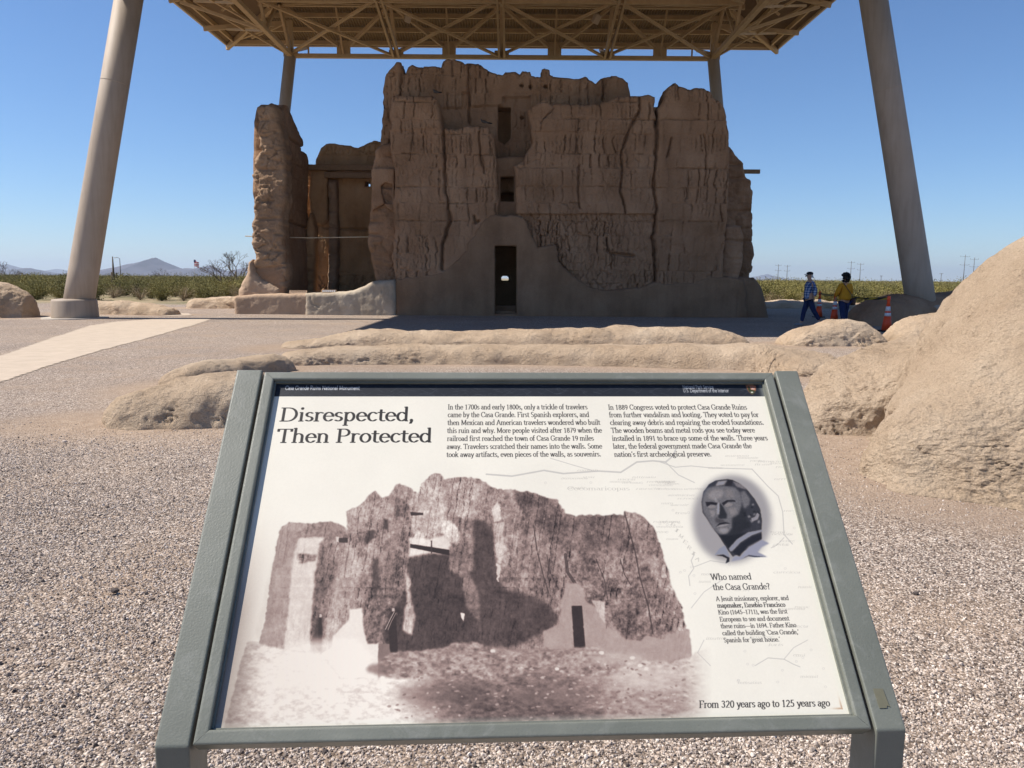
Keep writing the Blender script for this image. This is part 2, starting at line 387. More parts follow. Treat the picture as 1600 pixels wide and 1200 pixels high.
# ------------------------------------------------------------------ earthen walls (slabs with real relief)
def subdiv(poly, step, amp, seed):
    out = []; n = len(poly)
    for i in range(n):
        a = np.array(poly[i]); b = np.array(poly[(i + 1) % n]); L = np.linalg.norm(b - a); k = max(1, int(L / step))
        for j in range(k): out.append(a + (b - a) * j / k)
    P = np.array(out)
    if amp > 0:
        P = P + amp * np.stack([fbm(P[:, 0] * 3.1, P[:, 1] * 3.1, 1, 4, seed, .6), fbm(P[:, 0] * 3.1, P[:, 1] * 3.1, 7, 4, seed + 1, .6)], -1)
    return [tuple(p) for p in P]
def slab(name, poly, O, U, N, thick, relief, mat, parent, cell=.04, holes=(), rough=.05, rnd=.16, seed=1, hole_rough=0.0, label=None):
    O, U, N = (np.array(v, float) for v in (O, U, N)); Zv = np.array([0, 0, 1.0])
    ol = subdiv(poly, .09, rough, seed); hl = [subdiv(h, .12, hole_rough, seed + 4) for h in holes]
    A = np.array(ol); u0, z0 = A.min(0) - cell; u1, z1 = A.max(0) + cell
    us = np.arange(u0, u1 + cell, cell); zs = np.arange(z0, z1 + cell, cell); nu, nz = len(us), len(zs)
    CU, CZ = np.meshgrid((us[:-1] + us[1:]) / 2, (zs[:-1] + zs[1:]) / 2)
    keep = inside(CU, CZ, ol)
    for h in hl: keep &= ~inside(CU, CZ, h)
    K = np.zeros((nz + 1, nu + 1), bool); K[1:nz, 1:nu] = keep
    cnt = K[:-1, :-1].astype(int) + K[1:, :-1] + K[:-1, 1:] + K[1:, 1:]
    used = cnt > 0; bnd = used & (cnt < 4)
    UU, ZZ = np.meshgrid(us, zs); u = UU[used]; z = ZZ[used]; b = bnd[used]
    d0, qx, qy = seg_dist(u, z, ol)
    sel = b & (d0 < 1.5 * cell); u = np.where(sel, qx, u); z = np.where(sel, qy, z); dh = np.full(u.shape, 9.0)
    for h in hl:
        d1, hx, hy = seg_dist(UU[used], ZZ[used], h); s2 = b & (d1 < 1.5 * cell) & (d1 < d0)
        u = np.where(s2, hx, u); z = np.where(s2, hy, z); dh = np.minimum(dh, np.where(s2, 0, d1))
    d0 = np.where(sel, 0, d0)
    R1 = rnd; R2 = min(.05, rnd)
    fr = lambda d, R: R * (1 - np.sqrt(np.clip(1 - (1 - np.clip(d / R, 0, 1)) ** 2, 0, 1)))
    off = relief(u, z) - (fr(d0, R1) if rnd > 0 else 0) - (fr(dh, R2) if len(hl) and rnd > 0 else 0)
    P = O + u[:, None] * U + z[:, None] * Zv + off[:, None] * N
    id_ = -np.ones((nz, nu), int); id_[used] = np.arange(used.sum()); n0 = used.sum()
    r, c = np.nonzero(keep)
    F = np.stack([id_[r, c], id_[r, c + 1], id_[r + 1, c + 1], id_[r + 1, c]], -1)
    # back
    PB = O + u[:, None] * U + z[:, None] * Zv - thick * N
    V = [P, PB]; Fs = [F, F[:, ::-1] + n0]
    # rim
    E = []
    kp = np.zeros((nz + 1, nu + 1), bool); kp[1:nz, 1:nu] = keep   # kp[r+1,c+1] = keep[r,c]
    rr, cc = np.nonzero(kp)
    for r_, c_ in ((rr, cc),):
        a = kp[r_ - 1, c_] == 0; E.append(np.stack([id_[r_[a] - 1, c_[a] - 1], id_[r_[a] - 1, c_[a]]], -1))
        a = kp[np.minimum(r_ + 1, nz), c_] == 0; E.append(np.stack([id_[r_[a], c_[a]], id_[r_[a], c_[a] - 1]], -1))
        a = kp[r_, c_ - 1] == 0; E.append(np.stack([id_[r_[a], c_[a] - 1], id_[r_[a] - 1, c_[a] - 1]], -1))
        a = kp[r_, np.minimum(c_ + 1, nu)] == 0; E.append(np.stack([id_[r_[a] - 1, c_[a]], id_[r_[a], c_[a]]], -1))
    E = np.concatenate(E); bi = np.unique(E); loc = -np.ones(n0, int); loc[bi] = np.arange(len(bi))
    ks = max(1, min(10, int(thick / .14))); prev = lambda e: e; base = 2 * n0; idx_prev = bi.copy()
    nb = len(bi); fo = off[bi]
    for k in range(1, ks):
        t = k / ks; dn = fo * (1 - t) - thick * t
        amp = rough * 1.1 * math.sin(math.pi * min(1, t * 1.0)) if rough > 0 else 0
        jitter_u = amp * fbm(u[bi] * 3, z[bi] * 3, t * thick * 3, 3, seed + 7); jitter_z = amp * fbm(u[bi] * 3, z[bi] * 3, t * thick * 3, 3, seed + 8)
        hb = dh[bi] < d0[bi]; jitter_u = np.where(hb, jitter_u * .3, jitter_u); jitter_z = np.where(hb, jitter_z * .3, jitter_z)
        V.append(O + (u[bi] + jitter_u)[:, None] * U + (z[bi] + jitter_z)[:, None] * Zv + dn[:, None] * N)
        cur = base + np.arange(nb); base += nb
        Fs.append(np.stack([idx_prev[loc[E[:, 1]]], idx_prev[loc[E[:, 0]]], cur[loc[E[:, 0]]], cur[loc[E[:, 1]]]], -1)); idx_prev = cur
    last = bi + n0
    Fs.append(np.stack([idx_prev[loc[E[:, 1]]], idx_prev[loc[E[:, 0]]], last[loc[E[:, 0]]], last[loc[E[:, 1]]]], -1))
    V = np.concatenate(V); Fs = np.concatenate(Fs)
    if np.dot(np.cross(U, Zv), N) < 0: Fs = Fs[:, ::-1]
    me = npmesh(name, V - (HB if parent is not None else 0), Fs); o = link(name, me, mat, parent, False)
    if label: o['label'] = label
    return o
def courses(z, seed):
    """distance to the nearest horizontal building course and its number"""
    edges = [0, .62, 1.25, 1.78, 2.45, 3.15, 3.72, 4.42, 5.02, 5.75, 6.3, 7.05, 7.6, 8.25, 8.9, 9.5, 10.2]
    e = np.array(edges) + .06 * math.sin(seed); k = np.clip(np.searchsorted(e, z), 1, len(e) - 1)
    return np.minimum(np.abs(z - e[k]), np.abs(z - e[k - 1])), k
def relief_cracked(seed, cracks=(), strength=1.0, zones=(), pits=()):
    def f(u, z):
        wu = u + .05 * fbm(u * 1.3, z * 1.3, 0, 3, seed) + .045 * fbm(u * 5, z * 5, 0, 3, seed + 1)
        wz = z + .035 * fbm(u * 1.1, z * 1.1, 3, 3, seed + 2) + .02 * fbm(u * 8, z * 8, 3, 2, seed + 2)
        dc, k = courses(wz, seed)
        r = .09 * fbm(u * .6, z * .6, 0, 3, seed + 3) + .022 * fbm(u * 3, z * 2, 0, 3, seed + 4) + .016 * fbm(u * 11, z * 11, 0, 4, seed + 5, .65)
        r += .03 * (_hash(k.astype(float), k * 0., k * 0., seed) - .5)
        gm = sstep(-.25, .45, fbm(u * .9, z * 3, 0, 2, seed + 6))
        hk = _hash(k * 1., k * 0. + 2, k * 0., seed + 41); r -= .12 * gm * (.12 + .95 * (hk > .60)) * np.exp(-(dc / .020) ** 2)
        zone = np.ones_like(u)
        for (poly, dd, zs) in zones:
            ins = inside(u, z, poly); r = r + np.where(ins, dd, 0); zone = np.where(ins, zs, zone)
        # flaking slabs, tall cells staggered by course
        m = sstep(-.30, .12, fbm(u * .8, z * .8, 5, 2, seed + 12)) * strength * zone
        # shrinkage cracks: near-vertical, restarting at every course
        def vcrack(sp, sd, wid, dep, amt):
            wj = wu + .028 * (_hash(np.floor(wz * 7.5), k * 0., k * 0., seed + sd + 9) - .5) + .014 * fbm(u * 16, z * 16, 1, 2, seed); q = wj / sp + _hash(k * 1., k * 0., k * 0., seed + sd) * 7 + .26 * fbm(u * .9, z * 1.3, 4, 3, seed + sd); i = np.floor(q)
            j = .22 * (_hash(i, k * 1., k * 0., seed + sd + 1) - .5); d = np.abs(q - i - .5 - j) * sp
            zfrac = _hash(i, k * 1., k * 0. + 3, seed + sd + 2); on = (zfrac < amt)
            return dep * np.exp(-(d / (wid * (.6 + .8 * _hash(i, k * 1., k * 0. + 5, seed + sd)))) ** 2) * on * sstep(.0, .09, dc + .05 * (zfrac > .3)), (_hash(np.floor(q - .5 - j), k * 1., k * 0. + 7, seed + sd) - .5)
        c1, t1 = vcrack(.38, 101, .014, .15, .62); c2, t2 = vcrack(.16, 103, .010, .09, .55)
        r += .035 * t1 * np.clip(m + .3, 0, 1.2) + .03 * t2 * np.clip(m, 0, 1.2) + .018 * (_hash(np.floor(wu / .23 + k * .31), np.floor(wz / .17), k * 0., seed + 61) - .5) * np.clip(m + .5, 0, 1); r -= c1 * np.clip(m + .25, 0, 1.3) + c2 * np.clip(m, 0, 1.3)
        f1, f2, cid = voro(wu / .20 + k * .37, wz / .55, seed + 11)
        mz = np.clip(zone - 1.05, 0, 1) * 1.6 + .35 * sstep(.15, .4, fbm(u * .7, z * .7, 8, 2, seed + 19)) * strength
        e = f2 - f1; r += .12 * (cid - .5) * mz; r -= .13 * mz * np.exp(-(e / .075) ** 2)
        for (pl, w, dp) in cracks:
            d, _, _ = seg_dist(wu, z, pl, False); ww = w * (1 + .6 * fbm(u * 2, z * 2, 4, 2, seed))
            r -= dp * np.exp(-(d / ww) ** 2)
        for (cu, cz, rad) in pits:
            r -= .30 * (np.hypot(u - cu, z - cz) < rad)
        return r
    return f
def relief_rough(seed, a=.14):
    def f(u, z):
        w = u + .2 * fbm(u, z, 0, 3, seed); wz = z + .12 * fbm(u * 1.3, z, 2, 3, seed + 1)
        dc, k = courses(wz, seed)
        r = a * fbm(u * .9, z * .9, 0, 3, seed + 2) + a * .45 * fbm(u * 4, z * 4, 0, 4, seed + 3, .6) - .13 * np.exp(-(dc / .05) ** 2) * sstep(-.3, .3, fbm(u, z, 5, 2, seed)) 
        f1, f2, cid = voro(w / .50 + k * .3, wz / .42, seed + 4); mm = sstep(-.2, .3, fbm(u * 1.1, z * 1.1, 3, 2, seed + 8)); r += a * .6 * (cid - .5) * mm - a * .5 * mm * np.exp(-((f2 - f1) / .06) ** 2)
        r += a * .30 * fbm(u * 3, z * 11, 2, 4, seed + 6, .6) + a * .14 * fbm(u * 14, z * 16, 1, 3, seed + 7)
        return r + .05 * (_hash(k * 1., k * 0., k * 0., seed) - .5)
    return f
def relief_smooth(seed, a=.012, cracks=()):
    def f(u, z):
        r = a * 2.2 * fbm(u * .8, z * .8, 0, 3, seed) + a * fbm(u * 5, z * 5, 0, 4, seed + 1)
        for (pl, w, dp) in cracks:
            d, _, _ = seg_dist(u + .05 * fbm(u * 4, z * 4, 0, 2, seed), z, pl, False); r = r - dp * np.exp(-(d / w) ** 2)
        return r
    return f

Y0 = G(700, 493)[1]
HB = np.array([0.0, 0.0, 0.0])
def build_house():
    global HB
    org = np.array([0.0, Y0 + 3, 0.0]); HB = org
    H = empty('ruined_house', org, 'tall cracked earthen ruin with a dark doorway, standing under the steel shelter', 'ruin')
    AD, INN, PL = M['adobe'], M['adobe_inner'], M['plaster']
    def front(pts, Y): return [Yp(x, y, Y) for x, y in pts]
    def fslab(name, pts, Y, thick, rel, mat, holes=(), **k):
        return slab(name, front(pts, Y), (0, Y, 0), (1, 0, 0), (0, -1, 0), thick, rel, mat, H, holes=[front(h, Y) for h in holes], **k)
    cr = lambda pts, Y, w, d: (front(pts, Y), w, d)
    # --- front, left block
    left = [(617, 505), (617, 430), (612, 395), (617, 360), (614, 325), (615.5, 307), (617, 262), (610, 237), (607, 213), (610, 195), (608, 174),
            (610, 153.5), (613, 149), (645, 150), (675, 148), (684, 155), (687, 185), (692.5, 199), (713, 201), (731, 194), (762, 197), (773, 216.5),
            (773, 237), (777, 262), (778, 300), (779, 345), (779, 382), (772, 384), (772, 505)]
    fslab('front_wall', left, Y0, 1.3, relief_cracked(3, [cr([(692, 199), (695, 250), (697, 300), (703, 345), (692, 380), (691, 420)], Y0, .05, .30),
          cr([(748, 205), (752, 250), (757, 270)], Y0, .03, .18), cr([(648, 205), (640, 250)], Y0, .02, .12), cr([(740, 338), (742, 348), (747, 345)], Y0, .05, .25)],
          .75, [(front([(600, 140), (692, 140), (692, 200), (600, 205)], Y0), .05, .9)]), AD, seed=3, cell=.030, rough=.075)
    # --- front, right block (deep split at x=1026)
    right = [(808.5, 505), (808.5, 384), (795, 382), (790, 345), (806, 335), (806, 305), (804, 259), (817.5, 251), (825, 236), (833, 220), (827, 186), (823, 170.5), (848, 155), (860, 161), (913, 162),
             (932.5, 161), (952, 155), (967, 149), (990, 149), (999.5, 151), (1013, 147.5), (1023, 151), (1024.5, 182), (1026, 194), (1028, 184), (1029, 168), (1036, 157),
             (1043.6, 136), (1055, 128), (1067, 134), (1080, 140), (1086, 137), (1101, 136), (1113, 144), (1116.5, 151), (1130, 159), (1137.5, 178), (1139.5, 201),
             (1141, 243), (1139.5, 289), (1137.5, 339), (1134, 381), (1130, 435), (1128, 505)]
    zA = front([(800, 334), (1026, 334), (1026, 470), (800, 470)], Y0); zB = front([(800, 262), (1026, 262), (1026, 334), (800, 334)], Y0)
    zC = front([(1026, 333), (1140, 333), (1140, 470), (1026, 470)], Y0); zD = front([(815, 140), (965, 140), (975, 205), (815, 205)], Y0)
    fslab('front_wall', right, Y0, 1.3, relief_cracked(8, [cr([(1026, 190), (1026, 230), (1023, 262), (1021, 290), (1025, 325), (1024, 350), (1021, 370), (1025, 395), (1025, 440)], Y0, .055, .34),
          cr([(1000, 152), (1001, 172), (985, 200), (971, 235), (972, 262), (969, 300), (978, 332)], Y0, .04, .24), cr([(905, 258), (903, 290), (905, 325)], Y0, .028, .2),
          cr([(1051, 215), (1044, 245)], Y0, .03, .2), cr([(1100, 210), (1104, 240), (1102, 290)], Y0, .025, .15), cr([(866, 168), (846, 192), (845, 205)], Y0, .02, .12),
          cr([(870, 382), (874, 408), (890, 428)], Y0, .05, .2), cr([(950, 372), (953, 395), (990, 400)], Y0, .04, .22)],
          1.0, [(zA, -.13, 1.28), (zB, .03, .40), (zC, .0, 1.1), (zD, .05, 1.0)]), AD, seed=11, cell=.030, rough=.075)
    # --- upper storey, set back
    Y1 = Y0 + 1.5
    up = [(600, 300), (597, 240), (595, 220), (596, 180), (597, 174), (599, 135), (600, 117), (609, 105), (618, 95), (626, 95), (630, 110), (634, 112), (636, 103), (642, 100),
          (654, 103), (665, 103), (680, 101), (689, 105), (692, 96), (698, 91.5), (710, 91), (722, 94.5), (726, 99), (734, 96), (749, 99), (758, 106), (770, 111), (786, 117), (791, 112),
          (806, 111), (811, 115), (815, 110), (830, 110), (832, 117), (845, 118), (847, 108), (853, 106), (859, 108), (861, 117), (882, 121), (900, 121), (914, 118), (926, 124), (931, 130), (942, 121), (963, 115.5),
          (973, 121), (982, 128), (985, 149), (985, 300)]
    pit = lambda x, y: (*Yp(x, y, Y1), .075)
    fslab('upper_wall', up, Y1, 1.2, relief_cracked(21, [cr([(731, 100), (733, 165), (732, 190)], Y1, .04, .22), cr([(942, 122), (943, 155)], Y1, .05, .25), cr([(628, 112), (626, 150)], Y1, .04, .2),
          cr([(600, 112), (730, 118)], Y1, .02, .05)],
          .8, [(front([(690, 168), (722, 168), (722, 143), (735, 143), (736, 165), (786, 163), (786, 150), (830, 150), (830, 300), (690, 300)], Y1), -.20, .5)],
          [pit(815, 133), pit(829, 135), pit(852, 135), pit(816, 182)]), AD, holes=[[(778, 165), (798, 166), (798, 214), (788, 225), (778, 217)]], seed=21, cell=.034, rough=.08)
    # upper room behind the tall window
    fslab('inner_wall', [(700, 240), (700, 150), (778.5, 150), (778.5, 169), (782.5, 169), (782.5, 171.8), (778.5, 171.8), (778.5, 240)][:3] + [(860, 150), (860, 240)], Y1 + 4.2, .5, relief_smooth(5), INN,
          holes=[[(778.6, 168), (782.6, 168), (782.6, 171.6), (778.6, 171.6)]], rough=.02, rnd=0)
    # recess between the blocks with the middle window
    Yr = Y0 + .55
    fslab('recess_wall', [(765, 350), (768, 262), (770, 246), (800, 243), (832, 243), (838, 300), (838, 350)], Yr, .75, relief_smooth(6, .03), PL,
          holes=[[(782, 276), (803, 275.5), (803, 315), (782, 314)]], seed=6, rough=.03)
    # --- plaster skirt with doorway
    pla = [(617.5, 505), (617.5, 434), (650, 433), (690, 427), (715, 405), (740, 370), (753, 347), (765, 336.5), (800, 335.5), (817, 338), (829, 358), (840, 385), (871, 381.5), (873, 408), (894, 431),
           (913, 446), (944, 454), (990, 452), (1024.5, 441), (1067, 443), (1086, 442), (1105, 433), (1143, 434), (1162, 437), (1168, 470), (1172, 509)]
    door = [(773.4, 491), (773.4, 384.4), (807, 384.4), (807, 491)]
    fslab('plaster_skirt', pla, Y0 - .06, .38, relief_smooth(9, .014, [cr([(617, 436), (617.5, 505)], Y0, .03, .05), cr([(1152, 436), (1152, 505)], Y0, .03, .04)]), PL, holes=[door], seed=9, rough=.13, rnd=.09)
    # doorway passage: threshold steps, side walls, slab added above to block light so the inside stays dark
    dx0, zt = Yp(773.4, 384.4, Y0 - .1); dx1, _ = Yp(807, 384.4, Y0 - .1); _, zb = Yp(790, 491, Y0 - .1)
    for k, (a, b) in enumerate(((.35, 1.0), (1.0, 1.6))):
        MB().box(Vector(((dx0 + dx1) / 2, Y0 + (a + b) / 2, .09 + .1 * k)) - Vector(org), (dx1 - dx0 - .02, b - a - .01, .18 + .2 * k), bev=.015).build('door_step', PL, H)
    for sx, s in ((dx0 - .3, -1), (dx1 + .3, 1)):
        MB().box(Vector((sx, Y0 + .98, zt / 2)) - Vector(org), (.56, 1.24, zt), bev=.01).build('door_jamb', INN, H)
    MB().box(Vector(((dx0 + dx1) / 2, Y0 + 4.3, zt + .22)) - Vector(org), (8.0, 5.8, .3), bev=.02).build('light_block_slab', INN, H)
    for s in (-1, 1): MB().box(Vector(((dx0 + dx1) / 2 + s * 3.8, Y0 + 4.3, zt / 2)) - Vector(org), (.4, 5.8, zt + .1), bev=.02).build('inner_wall', INN, H)
    Yb = Y0 + 7.2
    rear_door = [(783, 438.5), (783, 433), (785.5, 431), (792, 431), (795, 433.5), (795, 438.5)]
    fslab('rear_wall', [(600, 487), (600, 190), (650, 150), (960, 160), (1080, 170), (1090, 487)], Yb, 1.0, relief_cracked(31, (), .5), AD, holes=[rear_door], seed=31, cell=.07)
    fslab('inner_wall', [(640, 490), (640, 300), (960, 300), (960, 490)], Y0 + 3.6, .6, relief_smooth(7), INN, holes=[[(782, 440), (782, 431), (796, 431), (796, 440)]], rough=.0, rnd=0, cell=.04)
    # --- right end of the house, further back
    Y2 = Y0 + 2.2
    fslab('side_wall', [(1100, 505), (1100, 232), (1139.5, 226), (1151, 239.5), (1162.5, 255), (1164, 274), (1174, 282), (1177, 305), (1176, 358), (1178.6, 397), (1178, 416), (1172, 431), (1173, 505)],
          Y2, 4.5, relief_rough(41), AD, seed=41, rough=.09)
    fslab('side_wall', [(1118, 460), (1134, 352), (1145, 350), (1160, 353), (1164, 380), (1160, 420), (1154, 445), (1150, 470)], Y0 + .35, 1.9, relief_rough(43, .1), AD, seed=43, rough=.09)
    fslab('buttress', [(1150, 507), (1150, 437), (1160, 433), (1181.6, 433), (1193, 446.5), (1199, 465.6), (1203, 490), (1205, 507)], Y0 + .1, 2.6, relief_smooth(12, .02), PL, seed=12, rnd=.35, rough=.04)
    x, z = Yp(1160, 268, Y0 + 3); MB().box(Vector((x + .25, Y0 + 3, z)) - Vector(org), (1.0, .14, .17), bev=.01).build('beam_end', M['wood'], H)
    # --- left wing: broken end, long inner face, back wall, fragments
    Ys = Y0 + .45
    fslab('wing_wall', [(386, 505), (386, 430), (397, 401), (393, 389), (392, 366), (395, 339), (396, 318), (397, 299), (392, 288), (390.6, 276), (395, 248), (408, 232), (403, 229), (401, 202.5), (403, 180), (400, 168),
          (408, 161), (418, 159), (428, 161), (434, 168), (436, 194), (441, 208), (444, 229), (444, 264), (447, 307), (441, 337), (440, 350), (443, 392), (446, 419), (446, 505)],
          Ys, 1.0, relief_rough(51, .17), M['adobe_pale'], seed=51, rough=.13, rnd=.22)
    Xs = Yp(444, 300, Ys + .4)[0]
    sp = [(444, 500), (444, 330), (440, 300), (442, 190), (446, 168), (452, 163.5), (458, 174), (465, 194), (472, 209.5), (476.5, 220), (476, 231), (472, 234), (481, 238), (483, 248), (483.5, 258), (484, 470)]
    slab('wing_wall', [Xp(x_, y_, Xs) for x_, y_ in sp], (Xs, 0, 0), (0, 1, 0), (1, 0, 0), 1.15,
         relief_cracked(55, [([Xp(440, 205, Xs), Xp(460, 222, Xs), Xp(476, 232, Xs)], .05, .22), ([Xp(438, 338, Xs), Xp(465, 350, Xs), Xp(484, 358, Xs)], .05, .2)], .45), M['adobe'], H, seed=55, rough=.06)
    Yw = Y0 + 5.2
    fslab('wing_back_wall', [(470, 470), (472, 256), (486, 255), (491, 257), (493, 244), (500, 230.5), (509, 224), (523, 223.5), (545.5, 227), (551, 230), (559.5, 230), (570, 223.5), (584, 220), (600, 222), (640, 224), (640, 470)],
          Yw, 1.0, relief_cracked(61, [cr([(508, 356), (575, 359)], Yw, .05, .22), cr([(520, 425), (580, 428)], Yw, .03, .08)], .30, [(front([(470, 215), (640, 215), (640, 242), (470, 242)], Yw), .06, 1.4), (front([(470, 430), (640, 430), (640, 470), (470, 470)], Yw), -.04, 2.0)]), INN,
          holes=[[(570, 283.5), (578, 283.5), (578, 291), (570, 291)]], seed=61, rough=.06)
    fslab('wall_fragment', [(510, 470), (512, 400), (513, 340), (511, 280), (525, 279), (526, 340), (527, 400), (524, 470)], Yw - .55, .6, relief_rough(65, .09), M['adobe_pale'], seed=65, rough=.06)
    fslab('wall_fragment', [(472, 470), (473, 400), (477, 350), (483, 330), (490, 352), (491, 400), (489, 470)], Yw - 1.2, .7, relief_rough(67, .09), INN, seed=67, rough=.06)
    fslab('wall_fragment', [(484, 350), (482, 300), (485, 262), (511, 262), (511, 345), (500, 352)], Yw - .5, .5, relief_smooth(68, .05), INN, seed=68, rough=.05)
    for (xa, ya, xb, yb, dy) in ((482, 257, 590, 267, .75), (507, 269, 590, 279, .7)):
        (x0, z1), (x1, z0) = Yp(xa, ya, Yw - dy), Yp(xb, yb, Yw - dy)
        MB().box(Vector(((x0 + x1) / 2, Yw - dy, (z0 + z1) / 2)) - Vector(org), (x1 - x0, .22, z1 - z0 - .02), bev=.02).build('wooden_beam', M['wood'], H)
    # broken left flank of the main block
    fslab('broken_flank', [(588, 505), (586, 440), (584, 426.5), (580.5, 412.5), (574, 377.5), (575, 353), (580, 322), (579, 262), (583, 250), (588, 232), (597, 224), (622, 222), (622, 505)],
          Y0 + .75, 4.6, relief_rough(71, .12), AD, seed=71, rough=.09, holes=())
    fslab('niche_plaster', [(581, 330), (580.5, 265), (584, 262), (616, 263), (616, 330), (606, 326), (600, 318)], Y0 + .58, .2, relief_smooth(73, .02), M['adobe'], holes=[[(596, 300), (595, 290), (602, 285), (613, 288), (613, 318), (601, 318)]], seed=73, rough=.03, rnd=.04)
    # tie rod across the room
    (xa, za), (xb, zb2) = Yp(383, 369, Y0 + 1.6), Yp(585, 370, Y0 + 1.6)
    MB().tube([Vector((xa, Y0 + 1.6, za)) - Vector(org), Vector(((xa + xb) / 2, Y0 + 1.6, za - .05)) - Vector(org), Vector((xb, Y0 + 1.6, zb2)) - Vector(org)], .022, 6).build('tie_rod', M['rod'], H)
    # low wall in front of the open room
    fslab('low_wall', [(367, 506), (364, 480), (363.5, 466), (367, 462.5), (412.5, 459), (453, 459), (488, 458), (490, 506)], Y0 - .12, 1.3, relief_smooth(81, .02), M['low_wall'], seed=81, rough=.035, rnd=.16)
    fslab('patched_wall', [(475, 506), (475, 458.5), (500, 457), (549, 455.5), (568, 447), (577, 441.5), (587.5, 438), (615.5, 437), (618, 441.5), (618.6, 506)], Y0 - .16, 1.2,
          relief_smooth(83, .035, [cr([(487, 460), (490, 475), (500, 480)], Y0, .02, .05), cr([(596, 440), (598, 500)], Y0, .02, .03)]), M['white_plaster'], seed=83, rough=.05, rnd=.18)
    fslab('sloped_footing', [(367, 480), (370, 452), (376, 440), (383, 428), (386, 410), (391, 405), (397.6, 425), (411, 438), (437, 451), (440, 480)], Y0 + .25, 1.3, relief_smooth(85, .04), M['low_wall'], seed=85, rough=.06, rnd=.3)
    return H
build_house()

# small plaques lying on the low wall
def plaque(px0, px1, py0, py1, mat, label, lines):
    Yq = Y0 + .12; (x0, z1), (x1, z0) = Yp(px0, py0, Yq), Yp(px1, py1, Yq); w = x1 - x0; h = max(.1, z1 - z0)
    e = empty('small_sign', ((x0 + x1) / 2, Yq, z0), label, 'sign', 'small signs lying on the low wall')
    rot = Euler((R_(-25), 0, 0)).to_matrix()
    MB().box((0, 0, h / 2), (w, .03, h), rot, .004).build('board', mat, e)
    for k in range(lines):
        for q in range(7):
            ww = w * .09; MB_ = MB().box(rot @ Vector((-w * .38 + q * w * .125, -.018, h * (.3 - .28 * k))) + Vector((0, 0, h / 2)), (ww, .004, h * .16), rot); MB_.build('lettering', M['reflective'] if mat is not M['low_wall'] else M['wood'], e)
    return e
plaque(452, 480, 453.5, 459.5, M['low_wall'], 'faded tan sign lying on the low wall, left of the dark one', 1)
plaque(502, 526, 452.5, 459.5, M['wood'], 'dark brown sign with pale lettering lying on the low wall', 2)

